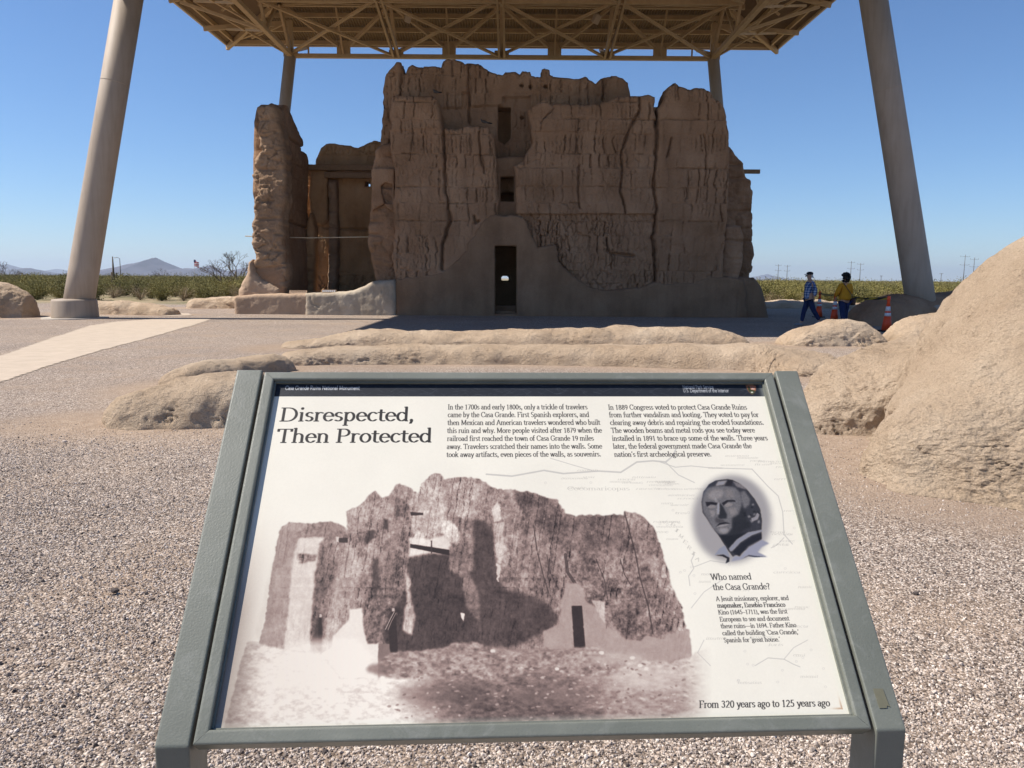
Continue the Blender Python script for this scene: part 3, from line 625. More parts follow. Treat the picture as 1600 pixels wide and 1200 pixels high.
# ------------------------------------------------------------------ steel shelter on four leaning pillars
def solve_lean(base, px, py, yt, zt):
    """x of the pillar's top so that its axis passes the measured direction"""
    r = ray(px, py)
    A = np.array([[zt, -r[2]], [yt - base[1], -r[1]]]); b = np.array([1.5, -base[1]])
    t, s = np.linalg.solve(A, b); x = s * r[0]; return base[0] + (x - base[0]) / t
def build_shelter():
    ZC = 12.1; YR, YF = 39.0, 25.0
    org = Vector((-.6, 31, 0))
    S = empty('steel_shelter', org, 'huge tan steel shelter roof with exposed trusses on four leaning pillars above the ruin', 'shelter')
    def V3(*a): return Vector(a) - org
    xl, xr = Yp(455, 92, YR)[0], Yp(1113, 95, YR)[0]
    ze = 13.6
    RL, RR = G(355, 67, ze), G(1205, 75.5, ze)
    yb = .5 * (RL[1] + RR[1]); yf = 20.3
    el, er = G(270, 0, ze)[0] * .5 + RL[0] * .5, G(1310, 0, ze)[0] * .5 + RR[0] * .5
    # pillars
    bl = G(118, 497.3); br = np.array(G(1446, 497)); br[1] = bl[1] + .6; br[0] = Yp(1446, 492, br[1])[0]
    tl = solve_lean(bl, 201, 0, (bl[1] + .9), ZC); tr = solve_lean(br, 1365, 0, (bl[1] + .9), ZC)
    def rear(px, py, qx, qy):
        x0, z0 = Yp(px, py, YR); x1, z1 = Yp(qx, qy, YR + .3); k = (x0 - x1) / (z0 - z1); return x0 - k * z0, x0 - k * (z0 - ZC)
    b3, t3 = rear(453, 92, 447.6, 160); b4, t4 = rear(1115, 97, 1117.8, 152)
    P = [((bl[0], bl[1]), (tl, (bl[1] + .9)), .465), ((br[0], br[1]), (tr, (bl[1] + .9)), .465), ((b3, YR + .6), (t3, YR), .295), ((b4, YR + .6), (t4, YR), .295)]
    for (b, t, r) in P:
        a = Vector((b[0], b[1], -.1)) - org; c = Vector((t[0], t[1], ZC)) - org; d = (c - a); L = d.length
        rot = d.to_track_quat('Z', 'Y').to_matrix()
        pl = MB().lathe([(r * 1.06, 0), (r * 1.04, L * .15), (r, L * .5), (r * .95, L)], a, 40, rot).build('pillar', M['pillar'], S, True)
        for f_ in (.34, .67): MB().lathe([(r * .99, L * f_ - .02), (r * 1.018 - r * .04 * f_, L * f_ - .008), (r * 1.018 - r * .04 * f_, L * f_ + .008), (r * .97, L * f_ + .02)], a, 40, rot).build('weld_seam', M['pillar'], S, True)
        # pedestal: vertical collar with a slightly sloping, softened top
        pd = MB().lathe([(r * 1.62, -.1), (r * 1.60, .1), (r * 1.55, .60), (r * 1.50, .66), (r * 1.0, .69)], Vector((b[0], b[1], 0)) - org, 40).build('pedestal', M['pillar'], S, True)
        MB().lathe([(r * 2.3, -.05), (r * 2.25, .035)], Vector((b[0], b[1], 0)) - org, 40).build('footing', M['concrete'], S)
    # a raised weld seam and the small drain spot on the near left pillar
    hipz = 15.2
    x0, x1 = el, er; cx0, cx1 = el + 9.5, er - 9.5; ymid = (yb + yf) / 2; half = (yb - yf) / 2
    rise = (hipz - ze) / half
    # corrugated deck, four slopes
    def corr(name, quad_fn, n):
        vs, fs = [], []
        for i in range(n + 1):
            a, b = quad_fn(i / n); off = .030 if i % 2 else -.030
            vs += [V3(a[0], a[1], a[2] + off), V3(b[0], b[1], b[2] + off)]
        for i in range(n): fs.append((2 * i, 2 * i + 2, 2 * i + 3, 2 * i + 1))
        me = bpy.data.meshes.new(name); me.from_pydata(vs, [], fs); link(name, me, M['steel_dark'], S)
    def ridge_at(x):   # y distance from ridge plane to hips for the long slopes
        return min(1, (x - x0) / (cx0 - x0) if x < cx0 else ((x1 - x) / (x1 - cx1) if x > cx1 else 1))
    lx = lambda t: x0 + (x1 - x0) * t
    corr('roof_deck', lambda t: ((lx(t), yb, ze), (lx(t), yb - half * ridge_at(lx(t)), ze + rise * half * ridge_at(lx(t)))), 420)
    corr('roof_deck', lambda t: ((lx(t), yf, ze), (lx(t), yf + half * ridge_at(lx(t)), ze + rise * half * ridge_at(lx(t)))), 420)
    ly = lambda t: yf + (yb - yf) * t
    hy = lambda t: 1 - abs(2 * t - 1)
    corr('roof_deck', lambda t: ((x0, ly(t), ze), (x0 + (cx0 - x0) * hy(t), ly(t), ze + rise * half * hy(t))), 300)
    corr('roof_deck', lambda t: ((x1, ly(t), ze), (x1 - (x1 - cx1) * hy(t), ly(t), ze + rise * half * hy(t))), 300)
    # fascias
    for (a, b) in (((x0, yb), (x1, yb)), ((x0, yf), (x1, yf)), ((x0, yf), (x0, yb)), ((x1, yf), (x1, yb))):
        A, B = V3(a[0], a[1], ze - .02), V3(b[0], b[1], ze - .02); MB().bar(A, B, .10, .22, bev=.01).build('fascia', M['fascia'], S)
    def bar(a, b, w, h, name, mat='steel', **k):
        return MB().bar(V3(*a), V3(*b), w, h, **k).build(name, M[mat], S)
    # purlins
    for side in (1, -1):
        k = 0
        for dd in np.arange(.55, half - .2, 1.45):
            f = dd / half; y = yb - dd if side > 0 else yf + dd; z = ze + rise * dd - .16
            bar((x0 + (cx0 - x0) * f, y, z), (x1 - (x1 - cx1) * f, y, z), .09, .20, 'purlin')
    for side in (1, -1):
        for dd in np.arange(.6, 9.2, 1.5):
            f = dd / 9.5; x = x0 + dd if side > 0 else x1 - dd; z = ze + (hipz - ze) * f - .16
            bar((x, yf + half * f, z), (x, yb - half * f, z), .09, .20, 'purlin')
    for (a, b) in (((x0, yb), (cx0, ymid)), ((x1, yb), (cx1, ymid)), ((x0, yf), (cx0, ymid)), ((x1, yf), (cx1, ymid))):
        bar((a[0], a[1], ze - .2), (b[0], b[1], hipz - .25), .16, .26, 'hip_rafter')
    # ring of bottom chords on the pillar heads
    nodes = [xl + (xr - xl) * k / 4 for k in range(5)]
    bar((xl - .1, YR, ZC), (xr + .1, YR, ZC), .22, .18, 'bottom_chord')
    bar((xl - .1, YF, ZC), (xr + .1, YF, ZC), .22, .18, 'bottom_chord')
    for x in (xl, xr): bar((x, YF - .1, ZC), (x, YR + .1, ZC), .22, .18, 'bottom_chord')
    zt = lambda y: ze + rise * min(yb - y, y - yf) - .38
    # lower lattice: rises from the ring towards the middle, double angles and flat X bracing
    rows = [YR, 34.2, 29.8, YF]; zr = [ZC, ZC + .95, ZC + .95, ZC]
    for x in nodes[1:4]:
        for i in range(3):
            for s in (-.13, .13): bar((x + s, rows[i], zr[i]), (x + s, rows[i + 1], zr[i + 1]), .10, .20, 'truss_chord')
    for i in (1, 2): bar((xl, rows[i], zr[i]), (xr, rows[i], zr[i]), .14, .18, 'truss_chord')
    for i in range(3):
        for k in range(4):
            a, b = nodes[k], nodes[k + 1]
            bar((a, rows[i], zr[i] + .12), (b, rows[i + 1], zr[i + 1] + .12), .13, .10, 'brace')
            bar((b, rows[i], zr[i] - .02), (a, rows[i + 1], zr[i + 1] - .02), .13, .10, 'brace')
    # webs from mid-panel gussets up to the upper layer
    ups = [YR - 1.6, YR - 4.6, 31.8, YF + 4.6, YF + 1.6]
    for y in ups: bar((xl - 1, y, zt(y)), (xr + 1, y, zt(y)), .16, .2, 'upper_chord')
    for (yr_, yu) in ((YR, ups[0]), (YF, ups[-1])):
        for k in range(4):
            mx = .5 * (nodes[k] + nodes[k + 1])
            if yr_ == YR:
                g = MB(); g.box(V3(mx, yr_, ZC + .33), (.66, .03, .62), bev=0); g.build('gusset_plate', M['steel'], S)
            for s in (-1, 1):
                bar((mx + s * .28, yr_, ZC + .5), (mx + s * 2.55, yu, zt(yu)), .15, .15, 'brace')
            bar((mx, yr_, ZC), (mx, yu, zt(yu)), .08, .08, 'brace')
        for x in nodes:
            g = MB(); g.box(V3(x, yr_ - .06, ZC + .12), (.7, .05, .34)); g.build('gusset_plate', M['steel'], S)
            bar((x, yr_, ZC), (x, yu, zt(yu)), .16, .16, 'brace')
    for k in range(5):
        x = nodes[k]
        for (ya, za, yb_) in ((rows[1], zr[1], ups[0]), (rows[1], zr[1], ups[1]), (rows[1], zr[1], ups[2]), (rows[2], zr[2], ups[2]), (rows[2], zr[2], ups[3]), (rows[2], zr[2], ups[4])):
            bar((x, ya, za), (x, yb_, zt(yb_)), .12, .12, 'brace')
            if k < 4: bar((x, ya, za), (nodes[k + 1], yb_, zt(yb_)), .10, .10, 'brace')
            if k > 0: bar((x, ya, za), (nodes[k - 1], yb_, zt(yb_)), .10, .10, 'brace')
    # outriggers and knee braces under the overhang
    for s, xe, xn in ((-1, x0, xl), (1, x1, xr)):
        for y in (YF, 28.5, 31.8, 35.2, YR):
            z = ze - .3
            if y != YR: bar((xn, y, ZC + (0.0)), (xe - s * .6, y, z - .05), .12, .12, 'outrigger')
            bar((xn, y, zt(y) - .1), (xe - s * .1, y, z + .02), .11, .22, 'outrigger')
            bar((xn + s * 1.9, y, ZC + .8), (xn + s * .2, y, zt(y) - .1), .09, .09, 'brace')
        for ya, yb2 in ((YR, 35.2), (35.2, 31.8), (31.8, 28.5), (28.5, YF)):
            bar((xn, ya, ZC), (xe - s * 1.2, yb2, ze - .3), .09, .09, 'brace')
            bar((xn, yb2, ZC), (xe - s * 1.2, ya, ze - .3), .09, .09, 'brace')
            bar((xn, ya, ZC), (xn - s * .0, (ya + yb2) / 2, zt((ya + yb2) / 2)), .12, .12, 'brace')
            bar((xn, yb2, ZC), (xn, (ya + yb2) / 2, zt((ya + yb2) / 2)), .12, .12, 'brace')
        bar((xn, YR, zt(YR)), (xe - s * .1, yb - .1, ze + .02), .12, .12, 'outrigger')
        bar((xn, YR, zt(YR)), (xn, YR, ZC), .22, .22, 'post')
    for x in nodes: bar((x, YR, ZC + .2), (x, yb - .1, ze - .2), .11, .16, 'outrigger')
    # short hangers and floodlights near the rear corners
    for x in (xl + .85, xr - 1.0): bar((x, YR, ZC), (x, YR, ZC + .85), .07, .07, 'hanger')
    for x in (nodes[1] + .9, nodes[3] - .8):
        MB().box(V3(x, YR - 2.4, ZC + 1.05), (.28, .34, .42), Euler((.6, .2, .4)).to_matrix(), .03).build('floodlight', M['fascia'], S)
    return S
build_shelter()

# ------------------------------------------------------------------ eroded low walls
gp = lambda x, y: G(x, y)[:2]
mound([(2.78, 6.0, .05, .10), (2.93, 5.95, .38, .34), (3.08, 5.9, .57, .55), (3.38, 5.9, .76, .82), (3.72, 5.95, 1.02, 1.05), (4.12, 6.1, 1.52, 1.25), (5.0, 6.4, 2.3, 1.6), (7.5, 7.0, 2.9, 2.1)],
      'big pale eroded wall stump rising out of the right edge of the photo', cell=.022, amp=.050, seed=3, ends=(False, True), shp=(.95, .9))
mound([(2.92, 7.9, .14, .30), (3.2, 7.85, .40, .46), (3.65, 8.0, .62, .62), (4.2, 8.35, .77, .70), (5.5, 9.2, .86, .75), (7.5, 10.4, .8, .8)],
      'rounded rough wall stump between the exhibit sign and the big right stump', cell=.024, amp=.085, seed=5, ends=(True, True), shp=(.55, .62))
mound([(-4.25, 7.75, .18, .40), (-3.8, 7.95, .36, .50), (-3.2, 8.1, .44, .55), (-2.6, 8.3, .42, .52), (-1.6, 8.6, .28, .42), (-.8, 8.8, .12, .35)],
      'low rounded wall stump left of the exhibit sign, nearest on the left', cell=.026, amp=.065, seed=7, shp=(.65, .75))
mound([(-4.75, 10.3, .14, .24), (-4.5, 10.9, .26, .32), (-4.2, 11.6, .28, .36), (-3.95, 12.2, .27, .36), (-3.8, 12.6, .18, .30)],
      'small wall hump with dark right flank behind the sign\'s top left corner', cell=.035, amp=.05, seed=9)
mound([(-4.1, 13.3, .18, .4), (-3.2, 13.6, .27, .46), (-1.5, 13.9, .31, .5), (.3, 13.9, .31, .5), (2.0, 13.7, .33, .5), (4.0, 13.3, .40, .6), (4.75, 12.8, .34, .7), (5.0, 11.9, .16, .55)],
      'long smooth wall ridge directly behind the top edge of the sign', cell=.04, amp=.042, seed=11, shp=(.7, .8))
mound([(-4.9, 16.3, .08, .35), (-4.2, 16.7, .20, .5), (-3.3, 16.9, .35, .6), (-1.5, 16.9, .33, .6), (.5, 16.9, .38, .62), (1.9, 16.9, .46, .66), (3.4, 16.9, .47, .66), (4.5, 16.8, .42, .64), (5.2, 16.7, .20, .5)],
      'second long wall ridge just in front of the shelter\'s shadow', cell=.05, amp=.055, seed=13)
mound([(6.35, 17.9, .12, .4), (6.9, 18.1, .42, .55), (7.7, 18.3, .58, .62), (8.3, 18.3, .54, .6), (8.9, 18.2, .24, .5)],
      'humped wall stump right in front of the orange cone and the two walkers', cell=.045, amp=.06, seed=15)
mound([(9.1, 18.3, .22, .4), (9.7, 18.6, .62, .6), (10.8, 18.8, .76, .7), (13, 19.2, .8, .8), (16, 20, .9, .9)],
      'smooth sunlit wall stump in front of the right pillar\'s base', cell=.05, amp=.05, seed=17)
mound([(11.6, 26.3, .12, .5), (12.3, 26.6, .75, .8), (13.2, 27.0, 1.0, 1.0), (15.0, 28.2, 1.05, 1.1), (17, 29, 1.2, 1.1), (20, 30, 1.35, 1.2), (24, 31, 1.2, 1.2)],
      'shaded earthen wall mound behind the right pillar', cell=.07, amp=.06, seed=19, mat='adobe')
mound([(-22.5, 27.4, 1.45, 1.1), (-19.8, 27.6, 1.35, 1.1), (-18.2, 27.8, 1.15, .95), (-17.3, 28.0, .6, .7)],
      'brown wall mound at the left edge of the photo', cell=.06, amp=.07, seed=21)
mound([(-17.6, 30.6, .5, .6), (-15.6, 30.4, .52, .6), (-14.0, 30.1, .42, .5), (-13.0, 29.8, .20, .4)],
      'low wall remnant running behind the left pillar\'s base', cell=.06, amp=.06, seed=23)
mound([(-15.5, 36.5, .4, .6), (-13.5, 37.0, .55, .7), (-12.2, 37.5, .35, .6), (-10, 38, .55, .7), (-8.4, 38.2, .5, .7), (-7.0, 38.5, .25, .6)],
      'far low ridge between the left pillar and the ruin', cell=.08, amp=.08, seed=25)
mound([(13.0, 42.5, .22, .7), (15.0, 42.8, .42, .8), (17.5, 43.0, .40, .8), (20, 43.2, .25, .8)],
      'sunlit low ridge behind the two walkers at the edge of the desert', cell=.08, amp=.07, seed=27)
make_ground()

# worn light path crossing the gravel at left
def sheet(name, pts_px, z, mat, kind='structure', rough=.06, seed=1):
    P = [tuple(G(x, y)[:2]) for x, y in pts_px]; P = subdiv(P, .4, rough, seed)
    A = np.array(P); c = .06; xs = np.arange(A[:, 0].min(), A[:, 0].max() + c, c); ys = np.arange(A[:, 1].min(), A[:, 1].max() + c, c)
    X, Y = np.meshgrid(xs, ys); keep = inside((X[:-1, :-1] + X[1:, 1:]) / 2, (Y[:-1, :-1] + Y[1:, 1:]) / 2, P)
    fade = np.clip(1 - np.hypot(X, Y - 10) / 50, 0, 1); Z = 0.018 * fbm(X * .55, Y * .55, 0, 3, 5) * fade + z
    idx = np.arange(X.size).reshape(X.shape); F = np.stack([idx[:-1, :-1], idx[:-1, 1:], idx[1:, 1:], idx[1:, :-1]], -1)[keep]
    V = np.stack([X, Y, Z], -1).reshape(-1, 3); u, inv = np.unique(F, return_inverse=True)
    me = npmesh(name, V[u], inv.reshape(F.shape)); o = link(name, me, mat, None, True); return tag(o, kind=kind)
sheet('path', [(-60, 612), (0, 598), (60, 577), (150, 550), (240, 526), (313, 505), (330, 499), (260, 497), (180, 503), (140, 509), (60, 535), (0, 556), (-60, 572)], .007,
      plain('path_earth', (.47, .39, .31), .95, .1, .08, 3, b=(90, .004)))
sheet('path', [(228, 491), (262, 494), (300, 493), (296, 490), (245, 488.5)], .009, bpy.data.materials['path_earth'], seed=3)

# ------------------------------------------------------------------ people
def skinned(name, J, E, mat, parent, root=0, sub=2, loc=(0, 0, 0)):
    """J: list of ((x,y,z), r or (rx,ry)), E: edges"""
    me = bpy.data.meshes.new(name); me.from_pydata([Vector(j[0]) for j in J], E, []); o = link(name, me, None, parent); me.materials.append(mat)
    me.skin_vertices if False else None
    md = o.modifiers.new('skin', 'SKIN'); md.use_smooth_shade = True
    sk = me.skin_vertices[0].data
    for i, j in enumerate(J):
        r = j[1]; sk[i].radius = (r, r) if not hasattr(r, '__len__') else r; sk[i].use_root = (i == root)
    s = o.modifiers.new('sub', 'SUBSURF'); s.levels = sub; s.render_levels = sub
    return o
def hand(parent, wrist, d, mat, side=1):
    """five-fingered hand hanging from the wrist along direction d, slightly curled"""
    w = Vector(wrist); d = Vector(d).normalized(); x = Vector((0, 1, 0)); n = d.cross(x).normalized()
    J = [(w, .022), (w + d * .045, (.038, .018)), (w + d * .085, (.038, .016))]; E = [(0, 1), (1, 2)]
    for k in range(4):
        b = w + d * .088 + x * (-.027 + .018 * k); L = (.062, .072, .068, .052)[k]
        i = len(J); J += [(b, .0095), (b + d * L * .5 + n * .008 * side, .0085), (b + d * L + n * .028 * side, .0075)]; E += [(2, i), (i, i + 1), (i + 1, i + 2)]
    i = len(J); b = w + d * .03 - x * .034
    J += [(b, .011), (b + d * .035 - x * .014, .010), (b + d * .062 - x * .006 + n * .01 * side, .009)]; E += [(1, i), (i, i + 1), (i + 1, i + 2)]
    return skinned('hand', J, E, mat, parent, 1, 1)
skin = plain('skin', (.42, .25, .17), .6, .3, .05)
hairw = plain('white_hair', (.55, .55, .55), .8, .2, .2, 60); hairb = plain('dark_curly_hair', (.012, .010, .010), .7, .3, .3, 60, b=(60, .02))
denim = plain('dark_denim', (.018, .028, .085), .85, .2, .2, 30, b=(200, .002)); capm = plain('cap_cloth', (.018, .018, .024), .85, .2)
shoe = plain('grey_shoe', (.22, .24, .27), .7, .3, .15); mustard = plain('mustard_knit', (.52, .24, .018), .9, .15, .12, 24, b=(160, .003)); bagm = plain('brown_leather', (.07, .03, .02), .6, .4)
def plaid():
    m = Mat('plaid_cloth', .9, .15); sx = m.add('ShaderNodeSeparateXYZ'); m.l.new(m.co(), sx.inputs[0])
    def band(s, f, th):
        w = m.math('SINE', m.math('MULTIPLY', s, f)); return m.math('GREATER_THAN', w, th)
    h = band(sx.outputs[2], 78, .5); h2 = band(sx.outputs[2], 124, .8); v = band(m.math('ADD', sx.outputs[0], sx.outputs[1]), 78, .4)
    base = m.mix(v, (.03, .06, .17), (.15, .21, .36)); base = m.mix(m.math('MULTIPLY', h, .55), base, (.22, .30, .46)); base = m.mix(m.math('MULTIPLY', h, v), base, (.50, .54, .60)); base = m.mix(m.math('MULTIPLY', h2, .35), base, (.03, .04, .10))
    m.color(base); return m.m
def head(parent, c, yaw, mat, hair_fn):
    hd = empty_part(parent)
def walker_man():
    p = G(1262, 509); e = empty('person', (p[0], p[1], 0), 'older man in a flat cap, sunglasses and blue plaid shirt walking left in dark jeans', 'person')
    # faces -x.  z heights for 1.78 m
    hip = .93
    J = [((0, 0, hip), (.13, .15)), ((.0, 0, 1.12), (.125, .15)), ((.01, 0, 1.32), (.12, .165)), ((.0, 0, 1.46), (.075, .10)), ((-.02, 0, 1.53), .055), ((-.045, 0, 1.60), .07), ((-.05, 0, 1.66), (.095, .08)), ((-.035, 0, 1.72), (.08, .07)),
         ((.0, .19, 1.42), .06), ((.07, .24, 1.17), .043), ((.02, .23, .95), .03), ((.0, -.19, 1.42), .06), ((.10, -.23, 1.17), .043), ((.07, -.22, .93), .03),
         ((0, .09, .86), .095), ((-.13, .09, .50), .06), ((-.19, .09, .09), .04), ((-.25, .09, .05), .035), ((-.33, .09, .03), .028),
         ((0, -.09, .86), .095), ((.14, -.09, .50), .06), ((.36, -.09, .16), .04), ((.30, -.09, .05), .03)]
    E = [(0, 1), (1, 2), (2, 3), (3, 4), (4, 5), (5, 6), (6, 7), (3, 8), (8, 9), (9, 10), (3, 11), (11, 12), (12, 13), (0, 14), (14, 15), (15, 16), (16, 17), (17, 18), (0, 19), (19, 20), (20, 21), (21, 22)]
    skinned('body', J, E, skin, e)
    Js = [((0, 0, .86), (.155, .175)), ((-.02, 0, 1.0), (.165, .18)), ((-.01, 0, 1.2), (.155, .18)), ((.01, 0, 1.36), (.145, .19)), ((0, 0, 1.475), (.085, .10)),
          ((.0, .20, 1.42), .078), ((.075, .26, 1.17), .066), ((.03, .25, 1.0), .052), ((.0, -.20, 1.42), .078), ((.105, -.25, 1.17), .066), ((.08, -.24, .99), .052)]
    skinned('plaid_shirt', Js, [(0, 1), (1, 2), (2, 3), (3, 4), (3, 5), (5, 6), (6, 7), (3, 8), (8, 9), (9, 10)], plaid(), e)
    Jt = [((0, 0, .93), (.145, .165)), ((0, .09, .83), .115), ((-.12, .09, .50), .085), ((-.175, .09, .12), .062), ((0, -.09, .83), .115), ((.14, -.09, .50), .085), ((.345, -.09, .19), .062)]
    skinned('jeans', Jt, [(0, 1), (1, 2), (2, 3), (0, 4), (4, 5), (5, 6)], denim, e)
    hand(e, (.02, .24, .95), (-.1, 0, -1), skin); hand(e, (.07, -.23, .94), (-.1, 0, -1), skin)
    for (x, y, a) in ((-.24, .09, 0), (.33, -.09, .75)):
        J = [((.075, 0, .05), .045), ((0, 0, .045), .045), ((-.09, 0, .04), .045), ((-.17, 0, .032), .032)]
        s = skinned('shoe', J, [(0, 1), (1, 2), (2, 3)], shoe, e, 1); s.location = (x, y, .0 + (.07 if a else 0)); s.rotation_euler = (0, -a * .6, 0)
    # head details
    skinned('hair', [((.035, 0, 1.60), .045), ((.045, 0, 1.66), (.05, .075)), ((.0, .0, 1.70), (.07, .08))], [(0, 1), (1, 2)], hairw, e, 1)
    b = MB(); b.lathe([(.02, .0), (.10, .0), (.112, .025), (.10, .065), (.06, .09), (0.005, .097)], (-.03, 0, 1.695), 20); b.build('flat_cap', capm, e, True)
    MB().box((-.155, 0, 1.705), (.08, .15, .014), Euler((0, -.18, 0)).to_matrix(), .006).build('cap_peak', capm, e)
    MB().box((-.142, 0, 1.665), (.018, .135, .032), None, .006).build('sunglasses', M['black'], e)
    MB().box((-.155, 0, 1.635), (.035, .026, .045), Euler((0, .35, 0)).to_matrix(), .01).build('nose', skin, e)
    for s in (1, -1): MB().box((-.02, s * .083, 1.645), (.035, .018, .055), None, .008).build('ear', skin, e)
    return e
def walker_woman():
    p = G(1317, 511); e = empty('person', (p[0], p[1], 0), 'woman with dark curly hair, mustard sweater and jeans seen from behind beside the cones', 'person', rz=.35)
    # faces +y
    J = [((0, 0, .92), (.15, .12)), ((0, 0, 1.1), (.135, .11)), ((0, 0, 1.28), (.15, .115)), ((0, 0, 1.40), (.09, .07)), ((0, .01, 1.47), .05), ((0, .03, 1.54), .07), ((0, .03, 1.61), (.08, .09)), ((0, .02, 1.66), .07),
         ((.17, 0, 1.37), .055), ((.25, .04, 1.14), .04), ((.20, .17, .98), .028), ((-.17, 0, 1.37), .055), ((-.26, .03, 1.14), .04), ((-.22, .15, .97), .028),
         ((.09, 0, .85), .10), ((.09, .04, .47), .06), ((.09, .0, .08), .04), ((.09, .10, .04), .035), ((.09, .17, .03), .028),
         ((-.09, 0, .85), .10), ((-.10, -.06, .47), .06), ((-.10, -.16, .10), .04), ((-.10, -.08, .04), .035), ((-.10, -.01, .03), .028)]
    E = [(0, 1), (1, 2), (2, 3), (3, 4), (4, 5), (5, 6), (6, 7), (3, 8), (8, 9), (9, 10), (3, 11), (11, 12), (12, 13), (0, 14), (14, 15), (15, 16), (16, 17), (17, 18), (0, 19), (19, 20), (20, 21), (21, 22), (22, 23)]
    skinned('body', J, E, skin, e)
    Js = [((0, 0, .84), (.20, .165)), ((0, 0, .97), (.225, .185)), ((0, 0, 1.15), (.20, .165)), ((0, 0, 1.31), (.19, .14)), ((0, 0, 1.42), (.08, .07)),
          ((.19, 0, 1.36), .078), ((.28, .04, 1.13), .082), ((.23, .15, 1.0), .05), ((-.19, 0, 1.36), .078), ((-.29, .03, 1.13), .082), ((-.25, .13, .99), .05)]
    skinned('sweater', Js, [(0, 1), (1, 2), (2, 3), (3, 4), (3, 5), (5, 6), (6, 7), (3, 8), (8, 9), (9, 10)], mustard, e)
    Jt = [((0, 0, .90), (.17, .15)), ((.09, 0, .80), .12), ((.09, .04, .47), .088), ((.09, .0, .10), .066), ((-.09, 0, .80), .12), ((-.10, -.05, .47), .088), ((-.10, -.13, .13), .066)]
    skinned('jeans', Jt, [(0, 1), (1, 2), (2, 3), (0, 4), (4, 5), (5, 6)], denim, e)
    hand(e, (.20, .17, .98), (0, .3, -1), skin); hand(e, (-.22, .15, .97), (0, .3, -1), skin)
    for (x, y) in ((.09, .03), (-.10, -.12)):
        skinned('shoe', [((0, -.07, .05), .042), ((0, 0, .045), .042), ((0, .09, .04), .04), ((0, .16, .03), .03)], [(0, 1), (1, 2), (2, 3)], shoe, e, 1).location = (x, y, 0)
    # curly hair: many small lobes round the head
    b = bmesh.new(); rr = random.Random(4)
    for k in range(90):
        a = rr.uniform(0, 6.28); t = rr.uniform(-.9, 1); r = math.sqrt(1 - t * t)
        c = Vector((.115 * r * math.cos(a), .01 + .12 * r * math.sin(a), 1.60 + .15 * t)); 
        if c.y > .08 and c.z < 1.66: continue
        bmesh.ops.create_icosphere(b, subdivisions=1, radius=rr.uniform(.028, .052), matrix=Matrix.Translation(c))
    me = bpy.data.meshes.new('hair'); b.to_mesh(me); b.free(); link('hair', me, hairb, e, True)
    MB().box((0, .125, 1.60), (.03, .03, .045), None, .01).build('nose', skin, e)
    MB().tube([(-.15, -.10, 1.40), (-.05, -.175, 1.22), (.12, -.20, 1.02), (.22, -.13, .90)], .011, 6).build('bag_strap', bagm, e, True)
    MB().tube([(-.15, -.10, 1.40), (-.12, .04, 1.43), (.0, .17, 1.2), (.2, .1, .92)], .011, 6).build('bag_strap', bagm, e, True)
    MB().box((.24, -.08, .82), (.10, .22, .22), Euler((0, .15, .3)).to_matrix(), .04).build('shoulder_bag', bagm, e, True)
    return e
walker_man(); walker_woman()

# ------------------------------------------------------------------ cones with retractable belts
def cone(px, py, label):
    p = G(px, py); e = empty('traffic_cone', (p[0], p[1], 0), label, 'traffic cone', 'orange cones with belt barriers')
    MB().box((0, 0, .02), (.40, .40, .045), None, .012).build('cone_base', M['black'], e)
    prof = lambda z: .155 - (.155 - .035) * z / .92
    MB().lathe([(prof(.04), .04), (prof(.46), .46)], n=24).build('cone_body', M['orange'], e, True)
    MB().lathe([(prof(.46) + .002, .46), (prof(.56) + .002, .56)], n=24).build('reflective_band', M['reflective'], e, True)
    MB().lathe([(prof(.56), .56), (prof(.61), .61)], n=24).build('cone_body', M['orange'], e, True)
    MB().lathe([(prof(.61) + .002, .61), (prof(.75) + .002, .75)], n=24).build('reflective_band', M['reflective'], e, True)
    MB().lathe([(prof(.75), .75), (prof(.90), .90), (.038, .92)], n=24).build('cone_body', M['orange'], e, True)
    MB().lathe([(.045, .90), (.052, .93), (.052, 1.03), (.04, 1.06)], n=16).build('belt_head', M['orange'], e, True)
    return Vector((p[0], p[1], .99))
c1 = cone(1279, 496, 'orange cone partly behind the man in the plaid shirt'); c2 = cone(1303, 503, 'orange cone just left of the woman in mustard'); c3 = cone(1385, 518, 'orange cone standing alone right of the woman, both white bands clear')
def belt(a, b, sag, label):
    m = Mat('striped_belt', .7, .3); sx = m.add('ShaderNodeSeparateXYZ'); m.l.new(m.co(), sx.inputs[0])
    w = m.math('GREATER_THAN', m.math('SINE', m.math('MULTIPLY', m.math('ADD', sx.outputs[0], m.math('MULTIPLY', sx.outputs[2], .8)), 58)), -.1); m.color(m.mix(w, (.42, .30, .03), (.012, .012, .014)))
    n = 16; vs, fs = [], []
    for i in range(n + 1):
        t = i / n; p = a.lerp(b, t) - Vector((0, 0, sag * 4 * t * (1 - t))) - a
        vs += [p + Vector((0, y, z)) for y, z in ((-.003, -.035), (-.003, .035), (.003, .035), (.003, -.035))]
    for i in range(n):
        for k in range(4): fs.append((4 * i + k, 4 * i + (k + 1) % 4, 4 * i + 4 + (k + 1) % 4, 4 * i + 4 + k))
    me = bpy.data.meshes.new('barrier_belt'); me.from_pydata(vs, [], fs); o = link('barrier_belt', me, m.m); o.location = a
    tag(o, label, 'barrier belt', 'striped barrier belts between the cones')
belt(c1, c2, .04, 'short striped belt between the two left cones'); belt(c2, c3, .06, 'long black and yellow belt running from behind the woman to the lone cone')

